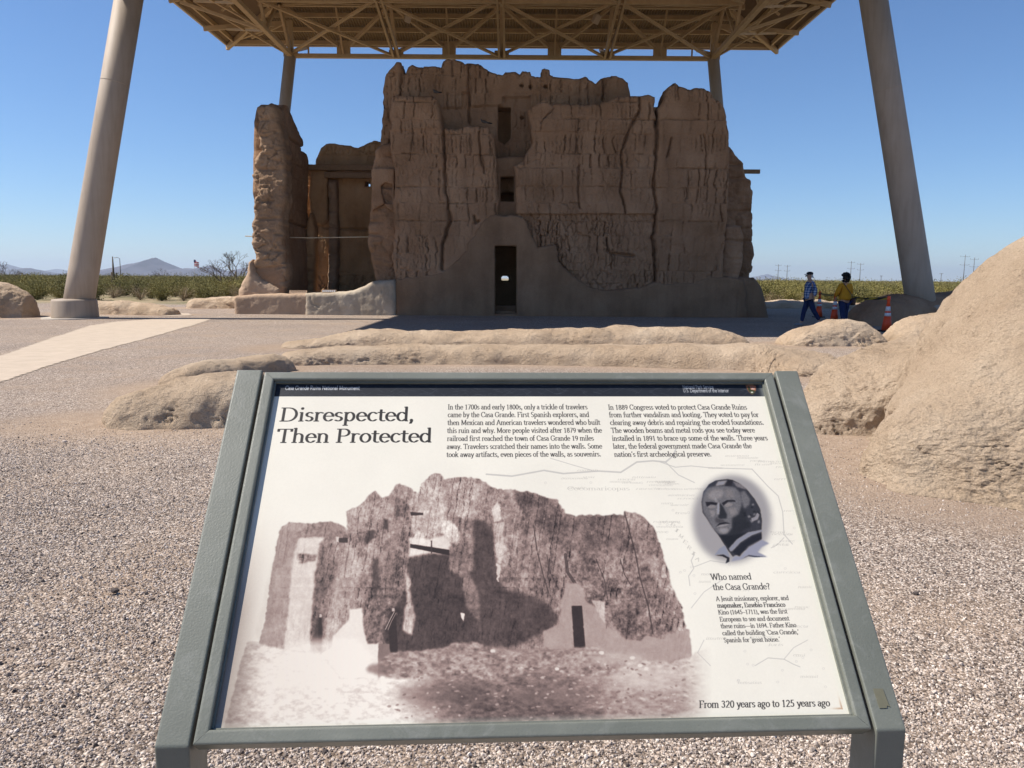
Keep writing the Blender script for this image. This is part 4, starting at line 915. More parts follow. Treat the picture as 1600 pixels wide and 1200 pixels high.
# ------------------------------------------------------------------ pigeons on the ledges
def pigeon(px, py, Y, yaw, label):
    x, z = Yp(px, py, Y); e = empty('pigeon', (x, Y, z), label, 'pigeon', 'pigeons resting on the ruin', yaw)
    grey = bpy.data.materials.get('pigeon_grey') or plain('pigeon_grey', (.075, .065, .06), .7, .3, .2, 40)
    skinned('body', [((-.20, 0, .09), (.035, .02)), ((-.10, 0, .11), (.05, .04)), ((0, 0, .12), .066), ((.07, 0, .15), .05), ((.10, 0, .20), .03), ((.12, 0, .235), .033)], [(0, 1), (1, 2), (2, 3), (3, 4), (4, 5)], grey, e, 2, 1)
    MB().tube([(-.13, 0, .10), (-.24, 0, .075), (-.33, 0, .06)], [.03, .03, .022], 6).build('tail', M['black'], e, True)
    MB().tube([(.145, 0, .235), (.175, 0, .225)], [.010, .004], 6).build('beak', M['black'], e)
    for s in (-.025, .025): MB().tube([(0, s, .07), (.005, s, 0.0)], .006, 5).build('leg', M['wood'], e)
pigeon(756, 195.5, Y0 + .25, math.pi, 'pigeon on the ledge left of the tall window, tail to the right')
pigeon(681, 149, Y0 + .2, 2.4, 'pale pigeon on top of the left block')

# ------------------------------------------------------------------ desert scrub
def leaf_mat(name, cs):
    m = Mat(name, .8, .2); oi = m.add('ShaderNodeObjectInfo'); a = m.ramp(m.noise(2.2, 4, .6), [(.3, cs[0]), (.5, cs[1]), (.7, cs[2])])
    m.color(m.mix(.8, a, m.ramp(oi.outputs['Random'], [(0, (.85, .85, .85)), (.5, (1.15, 1.1, 1.0)), (1, (1.5, 1.35, 1.1))]), 'MULTIPLY')); return m.m
LEAF = leaf_mat('creosote_leaf', ((.10, .10, .032), (.165, .155, .055), (.25, .215, .10)))
DRY = leaf_mat('dry_twigs', ((.14, .11, .08), (.22, .18, .13), (.32, .27, .20)))
def bush_mesh(seed, nl, ls, dry=False):
    r = np.random.default_rng(seed); V, F = [], []; n = 0
    ns = 26
    for s in range(ns):
        a = r.uniform(0, 2 * math.pi); sp = r.uniform(.15, 1.0); H = r.uniform(.75, 1.08) * (1.15 - .4 * sp); k = 7
        t = np.linspace(0, 1, k)[:, None]
        tip = np.array([math.cos(a) * sp, math.sin(a) * sp, H]); mid = np.array([math.cos(a) * sp * .35, math.sin(a) * sp * .35, H * .55])
        c = 2 * t * (1 - t) * mid + t * t * tip
        # stem as a thin strip prism
        for q in range(k - 1):
            w = .011 * (1 - .7 * t[q, 0]); p, g = c[q], c[q + 1]; o = np.array([-math.sin(a), math.cos(a), 0]) * w; o2 = np.array([0, 0, w])
            V += [p - o, p + o, g + o, g - o]; F.append([n, n + 1, n + 2, n + 3]); n += 4
        m = nl // ns
        for _ in range(m):
            tt = r.uniform(.10, 1.0); p = 2 * tt * (1 - tt) * mid + tt * tt * tip
            p = p + r.normal(0, .085 + .05 * tt, 3); p[2] = max(p[2], .08)
            d1 = r.normal(size=3); d1 /= np.linalg.norm(d1); d2 = np.cross(d1, r.normal(size=3)); d2 /= np.linalg.norm(d2)
            L = ls * r.uniform(.6, 1.4); wd = L * (.30 if dry else .45)
            V += [p - d1 * L * .5, p + d2 * wd * .5, p + d1 * L * .5, p - d2 * wd * .5]; F.append([n, n + 1, n + 2, n + 3]); n += 4
    return npmesh('foliage', np.array(V), np.array(F))
BM = []
for s in range(6):
    dry = s >= 4; me = bush_mesh(100 + s, 2900 if not dry else 1300, .062 if not dry else .06, dry); me.materials.append(DRY if dry else LEAF); BM.append(me)
def visible_slot(x, y):
    px = 800 + x / y * 1200; return not (385 < px < 1165)
cnt = 0; placed = []
rr = random.Random(11)
tries = 0
while cnt < 285 and tries < 60000:
    tries += 1
    y = 43.5 + (rr.random() ** 1.25) * 34; x = rr.uniform(-.72, .72) * y
    if not visible_slot(x, y): continue
    if x < 0 and y < 45.5: continue
    if any((x - a) ** 2 + (y - b) ** 2 < 1.35 for a, b in placed): continue
    placed.append((x, y)); k = rr.choice([0, 1, 2, 3, 0, 1, 2, 3, 4, 5]) if x < 0 else rr.choice([0, 1, 2, 3, 4, 5, 4])
    o = bpy.data.objects.new('creosote_bush' if k < 4 else 'dry_bush', BM[k]); COL.objects.link(o)
    s = rr.uniform(.95, 1.38) * (1 if k < 4 else .75) * (1.0 + (y - 44) * .006); o.location = (x, y, -.03); o.scale = (s * 1.15, s * 1.15, s * rr.uniform(.9, 1.1)); o.rotation_euler[2] = rr.uniform(0, 6.28)
    side = 'left of the ruin' if x < 0 else 'right of the ruin'
    if k < 4: tag(o, f'olive green creosote bush in the desert scrub {side}', 'bush', f'creosote bushes {side}')
    else: tag(o, f'dry greyish brown bush among green ones {side}', 'bush', f'dry bushes {side}')
    cnt += 1
def instancer(name, pts, scales, proto, mat_none=None):
    me = bpy.data.meshes.new(name); me.from_pydata([tuple(p) for p in pts], [], []); o = bpy.data.objects.new(name, me); COL.objects.link(o)
    at = me.attributes.new('sc', 'FLOAT', 'POINT'); at.data.foreach_set('value', np.asarray(scales, np.float32))
    rot = me.attributes.new('ro', 'FLOAT_VECTOR', 'POINT')
    ng = bpy.data.node_groups.new(name, 'GeometryNodeTree'); ng.interface.new_socket('Geometry', in_out='INPUT', socket_type='NodeSocketGeometry'); ng.interface.new_socket('Geometry', in_out='OUTPUT', socket_type='NodeSocketGeometry')
    gi, go = ng.nodes.new('NodeGroupInput'), ng.nodes.new('NodeGroupOutput'); ip = ng.nodes.new('GeometryNodeInstanceOnPoints')
    m2p = ng.nodes.new('GeometryNodeMeshToPoints'); ng.links.new(gi.outputs[0], m2p.inputs['Mesh']); ng.links.new(m2p.outputs[0], ip.inputs['Points'])
    gg = ng.nodes.new('GeometryNodeGeometryToInstance')
    for p in proto:
        oi = ng.nodes.new('GeometryNodeObjectInfo'); oi.inputs['Object'].default_value = p; oi.inputs['As Instance'].default_value = True; oi.transform_space = 'ORIGINAL'
        ng.links.new(oi.outputs['Geometry'], gg.inputs[0])
    ng.links.new(gg.outputs[0], ip.inputs['Instance']); ip.inputs['Pick Instance'].default_value = True
    a1 = ng.nodes.new('GeometryNodeInputNamedAttribute'); a1.data_type = 'FLOAT'; a1.inputs[0].default_value = 'sc'
    a2 = ng.nodes.new('GeometryNodeInputNamedAttribute'); a2.data_type = 'FLOAT_VECTOR'; a2.inputs[0].default_value = 'ro'
    ng.links.new(a1.outputs[0], ip.inputs['Scale']); ng.links.new(a2.outputs[0], ip.inputs['Rotation']); ng.links.new(ip.outputs[0], go.inputs[0])
    md = o.modifiers.new('scatter', 'NODES'); md.node_group = ng
    return o, rot
protos = [next(o for o in COL.objects if o.type == 'MESH' and o.data == BM[k]) for k in (0, 1, 2, 3, 4, 5)]
n = 6500; u = RNG.random(n); y = 76 + (u ** 1.7) * 420; x = RNG.uniform(-.78, .78, n) * y
keep = np.array([visible_slot(a, b) for a, b in zip(x, y)]); x, y = x[keep], y[keep]
o, rot = instancer('distant_scrub', np.stack([x, y, np.full(len(x), -.05)], -1), RNG.uniform(1.0, 1.45, len(x)) , protos)
rv = np.zeros((len(x), 3), np.float32); rv[:, 2] = RNG.uniform(0, 6.28, len(x)); rot.data.foreach_set('vector', rv.ravel()); tag(o, 'distant olive scrub of the desert plain reaching the horizon', 'scrub', kind='stuff')

# bare tree, dead cactus stubs, flagpole, street lamp, power poles
def bare_tree(px, Y, h, label, seed, name='bare_tree', spread=1.0):
    x, _ = Yp(px, 430, Y); e = empty(name, (x, Y, 0), label, 'tree'); r = random.Random(seed)
    t = MB(); t.tube([(0, 0, -.1), (.05 * h, 0, h * .3), (.02 * h, 0, h * .55)], [.05 * h, .035 * h, .02 * h], 8); t.build('trunk', M['twig'], e, True)
    b = MB()
    def grow(p, d, L, rad, lv):
        q = p + d * L; b.tube([p, (p + q) / 2 + Vector((r.uniform(-.05, .05), r.uniform(-.05, .05), 0)) * L, q], [rad, rad * .8, rad * .6], 4)
        if lv == 0: return
        for _ in range(3):
            dd = (d + Vector((r.uniform(-.8, .8) * spread, r.uniform(-.8, .8) * spread, r.uniform(-.2, .5)))).normalized(); grow(q, dd, L * r.uniform(.6, .8), rad * .6, lv - 1)
    for k in range(5):
        a = k * 1.26; grow(Vector((.04 * h, 0, h * (.22 + .06 * k))), Vector((math.cos(a) * spread, math.sin(a) * spread, 1.1)).normalized(), h * .27, .016 * h, 4)
    b.build('crown', M['twig'], e); return e
bare_tree(343, 62, 2.7, 'grey leafless tree above the scrub, left of the ruin', 3, spread=1.3)
bare_tree(367, 78, 3.6, 'small thin leafless tree beside the ruin\'s left edge', 5)
bare_tree(256, 88, 2.3, 'low bare bushy tree under the mountain peak', 8, spread=1.6)
bare_tree(8, 70, 2.5, 'leafless tree at the far left edge of the photo', 12, spread=1.4)
def cactus():
    Y = 58; x, _ = Yp(178, 430, Y); e = empty('dead_cactus', (x, Y, 0), 'dead forked cactus skeleton standing beside the left pillar', 'cactus')
    MB().tube([(0, 0, -.1), (0, 0, .9), (-.03, 0, 1.5), (-.02, 0, 2.9)], [.12, .12, .09, .035], 8).build('trunk', M['twig'], e, True)
    MB().tube([(0, 0, .8), (-.16, 0, 1.0), (-.17, 0, 1.75)], [.09, .09, .05], 8).build('arm', M['twig'], e, True)
    MB().tube([(0, 0, .7), (.18, 0, .95), (.2, 0, 1.7)], [.08, .09, .05], 8).build('arm', M['twig'], e, True)
cactus()
def flagpole():
    Y = 210; x, z = Yp(303, 405, Y); e = empty('flagpole', (x, Y, 0), 'thin distant flagpole with a small flag right of the mountain peak', 'flagpole')
    MB().lathe([(.09, 0), (.05, z)], n=8).build('pole', M['reflective'], e, True)
    m = Mat('flag_cloth', .8, .2); sx = m.add('ShaderNodeSeparateXYZ'); m.l.new(m.co(), sx.inputs[0])
    m.color(m.mix(m.math('GREATER_THAN', m.math('SINE', m.math('MULTIPLY', sx.outputs[2], 14.5)), 0.0), (.5, .03, .04), (.7, .7, .7)))
    n = 10; vs, fs = [], []
    for i in range(n + 1):
        t = i / n; 
        for k in range(4): vs.append((1.25 * t, .12 * math.sin(t * 7 + k), z - .1 - k * .55 - .75 * t))
    for i in range(n):
        for k in range(3): fs.append((4 * i + k, 4 * i + 4 + k, 4 * i + 5 + k, 4 * i + 1 + k))
    me = bpy.data.meshes.new('flag'); me.from_pydata(vs, [], fs); o = link('flag', me, m.m, e); sm = o.modifiers.new('t', 'SOLIDIFY'); sm.thickness = .01
    MB().box((.25, -.14, z - .5), (.5, .02, .7)).build('flag_canton', plain('navy', (.02, .03, .12)), e)
flagpole()
def street_lamp():
    Y = 180; x, z = Yp(187, 404, Y); e = empty('street_lamp', (x, Y, 0), 'distant street lamp with a short arm, just right of the left pillar', 'street lamp')
    MB().lathe([(.12, 0), (.07, z)], n=8).build('pole', M['pole'], e, True); MB().tube([(0, 0, z), (-.5, 0, z + .25), (-.9, 0, z + .2)], .05, 6).build('arm', M['pole'], e)
    MB().box((-1.05, 0, z + .17), (.5, .2, .12), None, .02).build('lamp_head', M['fascia'], e)
street_lamp()
def power_pole(px, top, Y, label, arms=(.0, .28)):
    x, z = Yp(px, top, Y); e = empty('power_pole', (x, Y, -.1), label, 'power pole', 'power poles along the horizon'); w = Y * .0006
    MB().lathe([(w * .75, 0), (w * .45, z + .1)], n=8).build('pole', M['pole'], e, True)
    for a in arms:
        zz = z * (1 - a) - z * .06; MB().box((0, 0, zz), (z * .24, w * .4, w * .4)).build('crossarm', M['pole'], e)
        for s in (-1, 0, 1): MB().box((s * z * .15, 0, zz + w * .9), (w * .8, w * .8, w * 1.3)).build('insulator', M['pole'], e)
for q, (px, top, Y, lab) in enumerate([(1216.5, 413, 520, 'power pole just right of the ruin, first of the pair'), (1230.5, 414, 540, 'power pole just right of the ruin, second of the pair'),
     (1330.5, 408, 480, 'power pole above the woman\'s right shoulder'), (1345, 411, 500, 'power pole right of the one above the woman'),
     (1508.5, 398, 430, 'tallest power pole, nearest to the big stump on the right'), (1523, 402.5, 450, 'power pole right beside the tallest one'), (1531, 427, 800, 'tiny far power pole at the right stump\'s edge'),
     (1471, 427, 850, 'tiny far power pole right of the right pillar'), (1377, 431, 900, 'tiny far pole between the walkers and the right pillar')]):
    power_pole(px, top, Y, lab, (.0, .28) if q < 6 else (.0,))
# distant mountains: ridged relief with real depth
def mountain(name, prof, Y, depth, seed, mat):
    P = [Yp(px, py, Y) for px, py in prof]; A = np.array(P); n = 260; xs = np.linspace(A[0, 0], A[-1, 0], n); top = np.interp(xs, A[:, 0], np.maximum(A[:, 1], 0.5))
    k = 26; V = []
    for j in range(k + 1):
        t = j / k * 2 - 1; f = (1 - abs(t)) ** 1.1; y = Y + t * depth
        rid = fbm(xs / (depth * .22), np.full(n, t * 2.2), 0, 4, seed); V.append(np.stack([xs, np.full(n, y), top * f * (1 + .35 * rid * (1 - f)) + top * .07 * fbm(xs / (depth * .05), np.full(n, t * 6), 0, 3, seed + 3) * f - 3 * (abs(t) == 1)], -1))
    V = np.concatenate(V); i = np.arange(k * (n - 1)); r, c = i // (n - 1), i % (n - 1); a = r * n + c
    o = link(name, npmesh(name, V, np.stack([a, a + 1, a + n + 1, a + n], -1)), mat, None, False); return tag(o, kind='structure')
mountain('mountain', [(128, 431), (150, 427), (165, 421), (185, 418), (198, 413), (215, 410), (230, 407), (243, 401.5), (252, 407), (265, 414), (278, 420.5), (293, 418.5), (302, 420), (318, 417), (328, 414.5), (338, 418), (350, 425), (366, 424), (380, 419), (400, 415), (430, 420), (470, 431)], 5200, 700, 3, M['rock'])
mountain('hills', [(-60, 420), (0, 415), (12, 413), (24, 418), (45, 420), (60, 424), (90, 431)], 9000, 900, 5, M['rock'])
mountain('hills', [(20, 431), (38, 419), (48, 419), (62, 425), (75, 430), (80, 432)], 5600, 500, 7, M['rock'])
mountain('hills', [(50, 428), (70, 423), (90, 420), (110, 423), (140, 429)], 12000, 900, 9, M['rock'])
mountain('hills', [(1150, 438), (1185, 431), (1200, 428), (1212, 432), (1240, 437), (1300, 438.5)], 12000, 900, 11, M['rock'])

# air over the plain: far things fade to blue
hz = MB(); hz.box((0, 8000, 150), (30000, 22000, 302)); hm = bpy.data.materials.new('haze'); hm.use_nodes = True; hm.node_tree.nodes.clear()
vo = hm.node_tree.nodes.new('ShaderNodeVolumePrincipled'); vo.inputs['Color'].default_value = (.72, .84, 1, 1); vo.inputs['Density'].default_value = HAZE = 0.00008; vo.inputs['Anisotropy'].default_value = .2
mo = hm.node_tree.nodes.new('ShaderNodeOutputMaterial'); hm.node_tree.links.new(vo.outputs[0], mo.inputs['Volume'])
tag(hz.build('haze', hm), 'thin blue haze over the desert plain', 'haze', kind='stuff')

# ------------------------------------------------------------------ loose gravel near the viewer
def stone(name, seed, r, loc, label):
    b = bmesh.new(); bmesh.ops.create_icosphere(b, subdivisions=1, radius=1.0); q = random.Random(seed)
    for v in b.verts: v.co = Vector((v.co.x * q.uniform(.8, 1.25), v.co.y * q.uniform(.7, 1.1), v.co.z * q.uniform(.5, .8)))
    me = bpy.data.meshes.new(name); b.to_mesh(me); b.free(); o = link(name, me, PEB); o.scale = (r, r, r); o.location = loc
    return tag(o, label, 'stone')
pm = Mat('pebble', .85, .25); oi = pm.add('ShaderNodeObjectInfo')
pm.color(pm.mix(.5, pm.ramp(oi.outputs['Random'], [(0, (.075, .06, .055)), (.2, (.21, .17, .145)), (.5, (.42, .35, .30)), (.80, (.58, .49, .42)), (1, (.70, .62, .55))]), pm.ramp(pm.noise(3, 4, .6), [(.3, .7), (.7, 1.25)]), 'MULTIPLY')); PEB = pm.m
g1, g2 = G(180, 926), G(101, 692)
SP = [stone('loose_stone', 1, .022, (g1[0], g1[1], .012), 'dark brown loose stone lying on the gravel, lower left'), stone('loose_stone', 2, .026, (g2[0], g2[1], .014), 'small round loose stone on the gravel left of the wall stump')]
g3 = G(1430, 930); SP.append(stone('loose_stone', 3, .016, (g3[0], g3[1], .01), 'small pale loose stone on the gravel below the big right stump'))
g4 = G(60, 1040); SP.append(stone('loose_stone', 4, .015, (g4[0], g4[1], .01), 'small pale loose stone near the photo\'s bottom left corner'))
N = 290000; u = RNG.random(N); yy = 1.55 + u ** 1.35 * 6.2; xx = RNG.uniform(-.78, .78, N) * (yy + .4)
km = np.ones(N, bool); dmin = np.full(N, 9.0)
for st in Terrain.mounds[:3]:
    for k in range(len(st) - 1):
        d_, _, _ = seg_dist(xx, yy, [st[k][:2], st[k + 1][:2]], False); dmin = np.minimum(dmin, d_ - .5 * (st[k][3] + st[k + 1][3]))
keep = RNG.random(N) < .10 + .9 * sstep(-.05, 1.3, dmin + .3 * fbm(xx * 1.3, yy * 1.3, 0, 3, 8)); keep &= RNG.random(N) < (.30 + .7 * sstep(-.35, .25, fbm(xx * .9, yy * .9, 2, 4, 33)))
xx, yy = xx[keep], yy[keep]; sc = .0028 + RNG.gamma(2.0, .00095, len(xx)); zz = .018 * fbm(xx * .55, yy * .55, 0, 3, 5) * np.clip(1 - np.hypot(xx, yy - 10) / 50, 0, 1)
o, rot = instancer('gravel', np.stack([xx, yy, zz + sc * .25], -1), sc, SP)
rot.data.foreach_set('vector', RNG.uniform(-3, 3, (len(xx), 3)).astype(np.float32).ravel()); tag(o, 'loose mixed gravel covering the ground in the foreground', 'gravel', kind='stuff')

# ------------------------------------------------------------------ exhibit sign: a 0.98 x 0.65 m framed panel tilted 45 degrees
S_BL = np.array([-0.445, 0.998, 0.848]); S_U = np.array([0.9986, 0.0531, -0.0008]); S_U /= np.linalg.norm(S_U)
S_V = np.array([-0.0265, 0.444, 0.4745]); S_V -= (S_V @ S_U) * S_U; S_V /= np.linalg.norm(S_V)
S_N = np.cross(S_U, S_V)
FW, FH, DEP = .98, .65, .012
def SP3(u, v, n=0.0): return S_BL + u * S_U + v * S_V + n * S_N
def s_uv(px, py, n=-DEP):
    r = ray(px, py); o = SP3(0, 0, n); t = ((o - EYE) @ S_N) / (r @ S_N); p = EYE + t * r - o; return float(p @ S_U), float(p @ S_V)
PU0, PU1, PV0, PV1 = .012, .968, .010, .642
TW, TH = 2000, 1322
def tx(px, py):
    u, v = s_uv(px, py); return (u - PU0) / (PU1 - PU0) * TW, (v - PV0) / (PV1 - PV0) * TH
# serif lettering engine: strokes of a broad nib plus thin serifs.  l line, a arc(cx cy rx ry a0 a1), s serif(x y halfwidth), d dot
GL = {
 'a': (.43, "a .19 .33 .125 .12 155 0;l .315 .33 .315 .06;a .19 .135 .13 .13 70 290;l .315 .06 .375 .0;l .235 .26 .315 .29;l .235 .01 .315 .07"),
 'b': (.50, "l .10 .0 .10 .73;a .245 .225 .155 .225 -140 140;s .07 .72 .04"),
 'c': (.42, "a .235 .225 .175 .225 45 315"),
 'd': (.51, "l .40 .0 .40 .73;a .225 .225 .165 .225 40 320;s .37 .72 .04;s .43 .0 .04"),
 'e': (.44, "a .225 .225 .175 .225 5 320;l .06 .25 .395 .25"),
 'f': (.31, "l .13 .0 .13 .58;a .24 .58 .11 .15 180 60;l .03 .44 .26 .44;s .13 0 .09"),
 'g': (.46, "a .20 .30 .14 .15 0 360;l .30 .42 .41 .44;a .20 -.10 .17 .10 0 360;l .12 .17 .09 .10;l .09 .08 .30 .01"),
 'h': (.53, "l .11 .0 .11 .73;a .25 .30 .15 .15 160 0;l .40 .30 .40 .0;s .11 0 .085;s .40 0 .085;s .08 .72 .04"),
 'i': (.26, "l .13 .0 .13 .44;s .13 0 .085;s .10 .44 .04;d .13 .63"),
 'j': (.25, "l .13 -.12 .13 .44;a .03 -.12 .10 .10 0 -70;s .10 .44 .04;d .13 .63"),
 'k': (.50, "l .11 .0 .11 .73;l .12 .20 .36 .44;l .22 .28 .42 .0;s .11 0 .08;s .42 0 .07;s .36 .44 .07;s .08 .72 .04"),
 'l': (.26, "l .13 .0 .13 .73;s .13 0 .085;s .10 .72 .04"),
 'm': (.80, "l .11 .0 .11 .44;a .25 .30 .14 .15 165 0;l .39 .30 .39 .0;a .53 .30 .14 .15 165 0;l .67 .30 .67 .0;s .11 0 .08;s .39 0 .08;s .67 0 .08;s .08 .44 .04"),
 'n': (.53, "l .11 .0 .11 .44;a .25 .30 .15 .15 165 0;l .40 .30 .40 .0;s .11 0 .085;s .40 0 .085;s .08 .44 .04"),
 'o': (.48, "a .24 .225 .185 .225 0 360"),
 'p': (.51, "l .11 -.22 .11 .44;a .26 .225 .165 .225 -145 145;s .11 -.22 .085;s .08 .44 .04"),
 'q': (.50, "l .40 -.22 .40 .44;a .24 .225 .165 .225 40 320;s .40 -.22 .085"),
 'r': (.36, "l .11 .0 .11 .44;a .25 .29 .14 .15 165 55;s .11 0 .09;s .08 .44 .04"),
 's': (.37, "a .19 .335 .12 .11 40 270;a .18 .115 .13 .11 90 -140"),
 't': (.31, "l .13 .58 .13 .10;a .23 .10 .10 .10 180 300;l .03 .44 .26 .44"),
 'u': (.52, "l .10 .44 .10 .15;a .24 .15 .14 .15 180 340;l .39 .44 .39 .0;s .07 .44 .04;s .36 .44 .04;s .42 .0 .04"),
 'v': (.46, "l .07 .44 .24 .0;l .24 .0 .40 .44;s .07 .44 .07;s .40 .44 .07"),
 'w': (.70, "l .07 .44 .21 .0;l .21 .0 .35 .44;l .35 .44 .48 .0;l .48 .0 .63 .44;s .07 .44 .07;s .35 .44 .07;s .63 .44 .07"),
 'x': (.46, "l .08 .44 .38 .0;l .07 .0 .37 .44;s .08 .44 .06;s .38 0 .06;s .07 0 .06;s .37 .44 .06"),
 'y': (.46, "l .07 .44 .24 .02;l .41 .44 .18 -.18;l .18 -.18 .08 -.20;s .07 .44 .07;s .41 .44 .06"),
 'z': (.42, "l .06 .44 .36 .44;l .36 .44 .06 .0;l .06 0 .37 0"),
 'A': (.66, "l .07 .0 .32 .68;l .34 .68 .59 .0;l .16 .24 .49 .24;s .07 0 .08;s .59 0 .08"),
 'C': (.64, "a .35 .34 .28 .35 42 318;l .57 .50 .57 .66"),
 'D': (.72, "l .13 .0 .13 .68;l .05 .68 .32 .68;l .05 .0 .32 .0;a .32 .34 .32 .34 -90 90"),
 'E': (.57, "l .13 .0 .13 .68;l .05 .68 .48 .68;l .05 .0 .51 .0;l .13 .35 .40 .35;l .48 .68 .48 .57;l .51 0 .51 .12"),
 'F': (.54, "l .13 .0 .13 .68;l .05 .68 .49 .68;l .13 .35 .40 .35;l .49 .68 .49 .56;s .13 0 .09"),
 'G': (.70, "a .35 .34 .28 .35 45 320;l .58 .08 .58 .29;s .57 .29 .09;l .57 .52 .57 .66"),
 'I': (.31, "l .155 .0 .155 .68;s .155 0 .10;s .155 .68 .10"),
 'J': (.33, "l .18 -.02 .18 .68;a .08 -.02 .10 .14 0 -80;s .18 .68 .10"),
 'K': (.64, "l .13 .0 .13 .68;l .14 .30 .50 .67;l .26 .42 .56 .0;s .13 0 .09;s .13 .68 .09;s .50 .68 .08;s .56 0 .08"),
 'M': (.84, "l .13 .0 .13 .68;l .13 .68 .41 .05;l .41 .05 .70 .68;l .70 .68 .70 .0;s .13 0 .08;s .70 0 .09;s .11 .68 .05;s .72 .68 .05"),
 'N': (.74, "l .13 .0 .13 .68;l .13 .68 .60 .0;l .60 .0 .60 .68;s .13 0 .08;s .60 .68 .08;s .10 .68 .05"),
 'P': (.57, "l .13 .0 .13 .68;l .05 .68 .30 .68;a .30 .50 .20 .18 -90 90;l .14 .32 .30 .32;s .13 0 .10"),
 'R': (.62, "l .13 .0 .13 .68;l .05 .68 .29 .68;a .29 .51 .19 .17 -90 90;l .14 .34 .29 .34;l .29 .34 .53 .0;s .13 0 .09;s .55 0 .06"),
 'S': (.50, "a .25 .51 .16 .17 40 270;a .24 .17 .18 .17 90 -145"),
 'T': (.62, "l .31 .0 .31 .68;l .05 .68 .57 .68;l .05 .68 .05 .57;l .57 .68 .57 .57;s .31 0 .10"),
 'U': (.70, "l .13 .68 .13 .24;a .35 .24 .22 .24 180 360;l .57 .24 .57 .68;s .13 .68 .09;s .57 .68 .08"),
 'W': (.92, "l .07 .68 .27 .0;l .27 .0 .46 .66;l .46 .66 .65 .0;l .65 .0 .85 .68;s .08 .68 .08;s .46 .68 .06;s .85 .68 .07"),
 '0': (.48, "a .24 .32 .175 .33 0 360"), '1': (.48, "l .25 .0 .25 .64;l .25 .64 .14 .56;s .25 0 .10"),
 '2': (.48, "a .23 .47 .15 .17 160 -30;l .36 .38 .07 .01;l .07 .01 .41 .01"),
 '3': (.48, "a .22 .50 .13 .14 150 -80;a .21 .18 .16 .18 85 -150"),
 '4': (.48, "l .32 .0 .32 .64;l .32 .64 .05 .20;l .05 .20 .43 .20"),
 '5': (.48, "l .36 .64 .14 .64;l .14 .64 .12 .37;a .21 .20 .17 .19 110 -145"),
 '6': (.48, "a .25 .20 .16 .20 0 360;a .34 .22 .25 .43 105 180"),
 '7': (.48, "l .06 .64 .41 .64;l .41 .64 .18 .0"), '8': (.48, "a .24 .48 .13 .15 0 360;a .24 .17 .16 .17 0 360"),
 '9': (.48, "a .23 .44 .16 .20 0 360;a .14 .42 .25 .43 -75 0"),
 ',': (.24, "d .11 .02;l .13 .01 .08 -.12"), '.': (.24, "d .11 .02"), "'": (.20, "l .11 .70 .08 .56"), '`': (.20, "l .08 .70 .11 .56"), '?': (.40, "a .19 .54 .13 .14 160 -60;l .22 .40 .20 .20;d .20 .02"),
 '(': (.30, "a .36 .26 .24 .46 130 230"), ')': (.30, "a -.06 .26 .24 .46 50 -50"), '-': (.50, "l .04 .23 .46 .23"), '_': (.9, "l .03 .23 .87 .23"), ' ': (.25, ""),
}
def glyph_segs(ch, serif=True):
    st, sf, dt = [], [], []
    for it in GL[ch][1].split(';'):
        p = it.split()
        if not p: continue
        v = [float(q) for q in p[1:]]
        if p[0] == 'l': st.append([(v[0], v[1]), (v[2], v[3])])
        elif p[0] == 'a':
            n = 14; st.append([(v[0] + v[2] * math.cos(R_(v[4] + (v[5] - v[4]) * i / n)), v[1] + v[3] * math.sin(R_(v[4] + (v[5] - v[4]) * i / n))) for i in range(n + 1)])
        elif p[0] == 's' and serif: sf.append([(v[0] - v[2], v[1]), (v[0] + v[2], v[1])])
        elif p[0] == 'd': dt.append(v)
    return st, sf, dt
def put_text(alpha, text, x0, y0, x1, y1, cap, serif=True, weight=1.0, shear=0.0):
    """baseline from texel (x0,y0) to (x1,y1); cap = cap height in texels"""
    adv = sum(GL[c][0] for c in text) - .06; L = math.hypot(x1 - x0, y1 - y0); sy = cap / .68; sx = L / adv
    dx, dy = (x1 - x0) / L, (y1 - y0) / L; pen = -.04
    nw = (.092 if serif else .105) * weight; nh = (.040 if serif else .095) * weight
    for ch in text:
        a = GL[ch][0]; st, sf, dt = glyph_segs(ch, serif)
        bx = x0 + dx * pen * sx; by = y0 + dy * pen * sx
        X0 = int(bx - .15 * sx - 3); X1 = int(bx + (a + .2) * sx + 4); Y0_ = int(by - .3 * sy - 3); Y1 = int(by + .8 * sy + 4)
        X0 = max(X0, 0); Y0_ = max(Y0_, 0); X1 = min(X1, TW); Y1 = min(Y1, TH)
        if X1 > X0 and Y1 > Y0_ and (st or dt):
            gx, gy = np.meshgrid(np.arange(X0, X1) + .5, np.arange(Y0_, Y1) + .5)
            lx = (gx - bx) * dx + (gy - by) * dy; ly = -(gx - bx) * dy + (gy - by) * dx
            ex = lx / sx - shear * ly / sy; ey = ly / sy
            k = nw / nh; best = np.full(ex.shape, 9.0)
            for pl in st:
                d, _, _ = seg_dist(ex, ey * k, [(p, q * k) for p, q in pl], False); best = np.minimum(best, d - nw / 2)
            for pl in sf:
                d, _, _ = seg_dist(ex, ey, pl, False); best = np.minimum(best, (d - .020 * weight))
            for (p, q) in dt: best = np.minimum(best, np.hypot(ex - p, ey - q - .02) - .055 * weight)
            c = np.clip(.5 - best * sx / 1.25, 0, 1)
            alpha[Y0_:Y1, X0:X1] = np.maximum(alpha[Y0_:Y1, X0:X1], c)
        pen += a
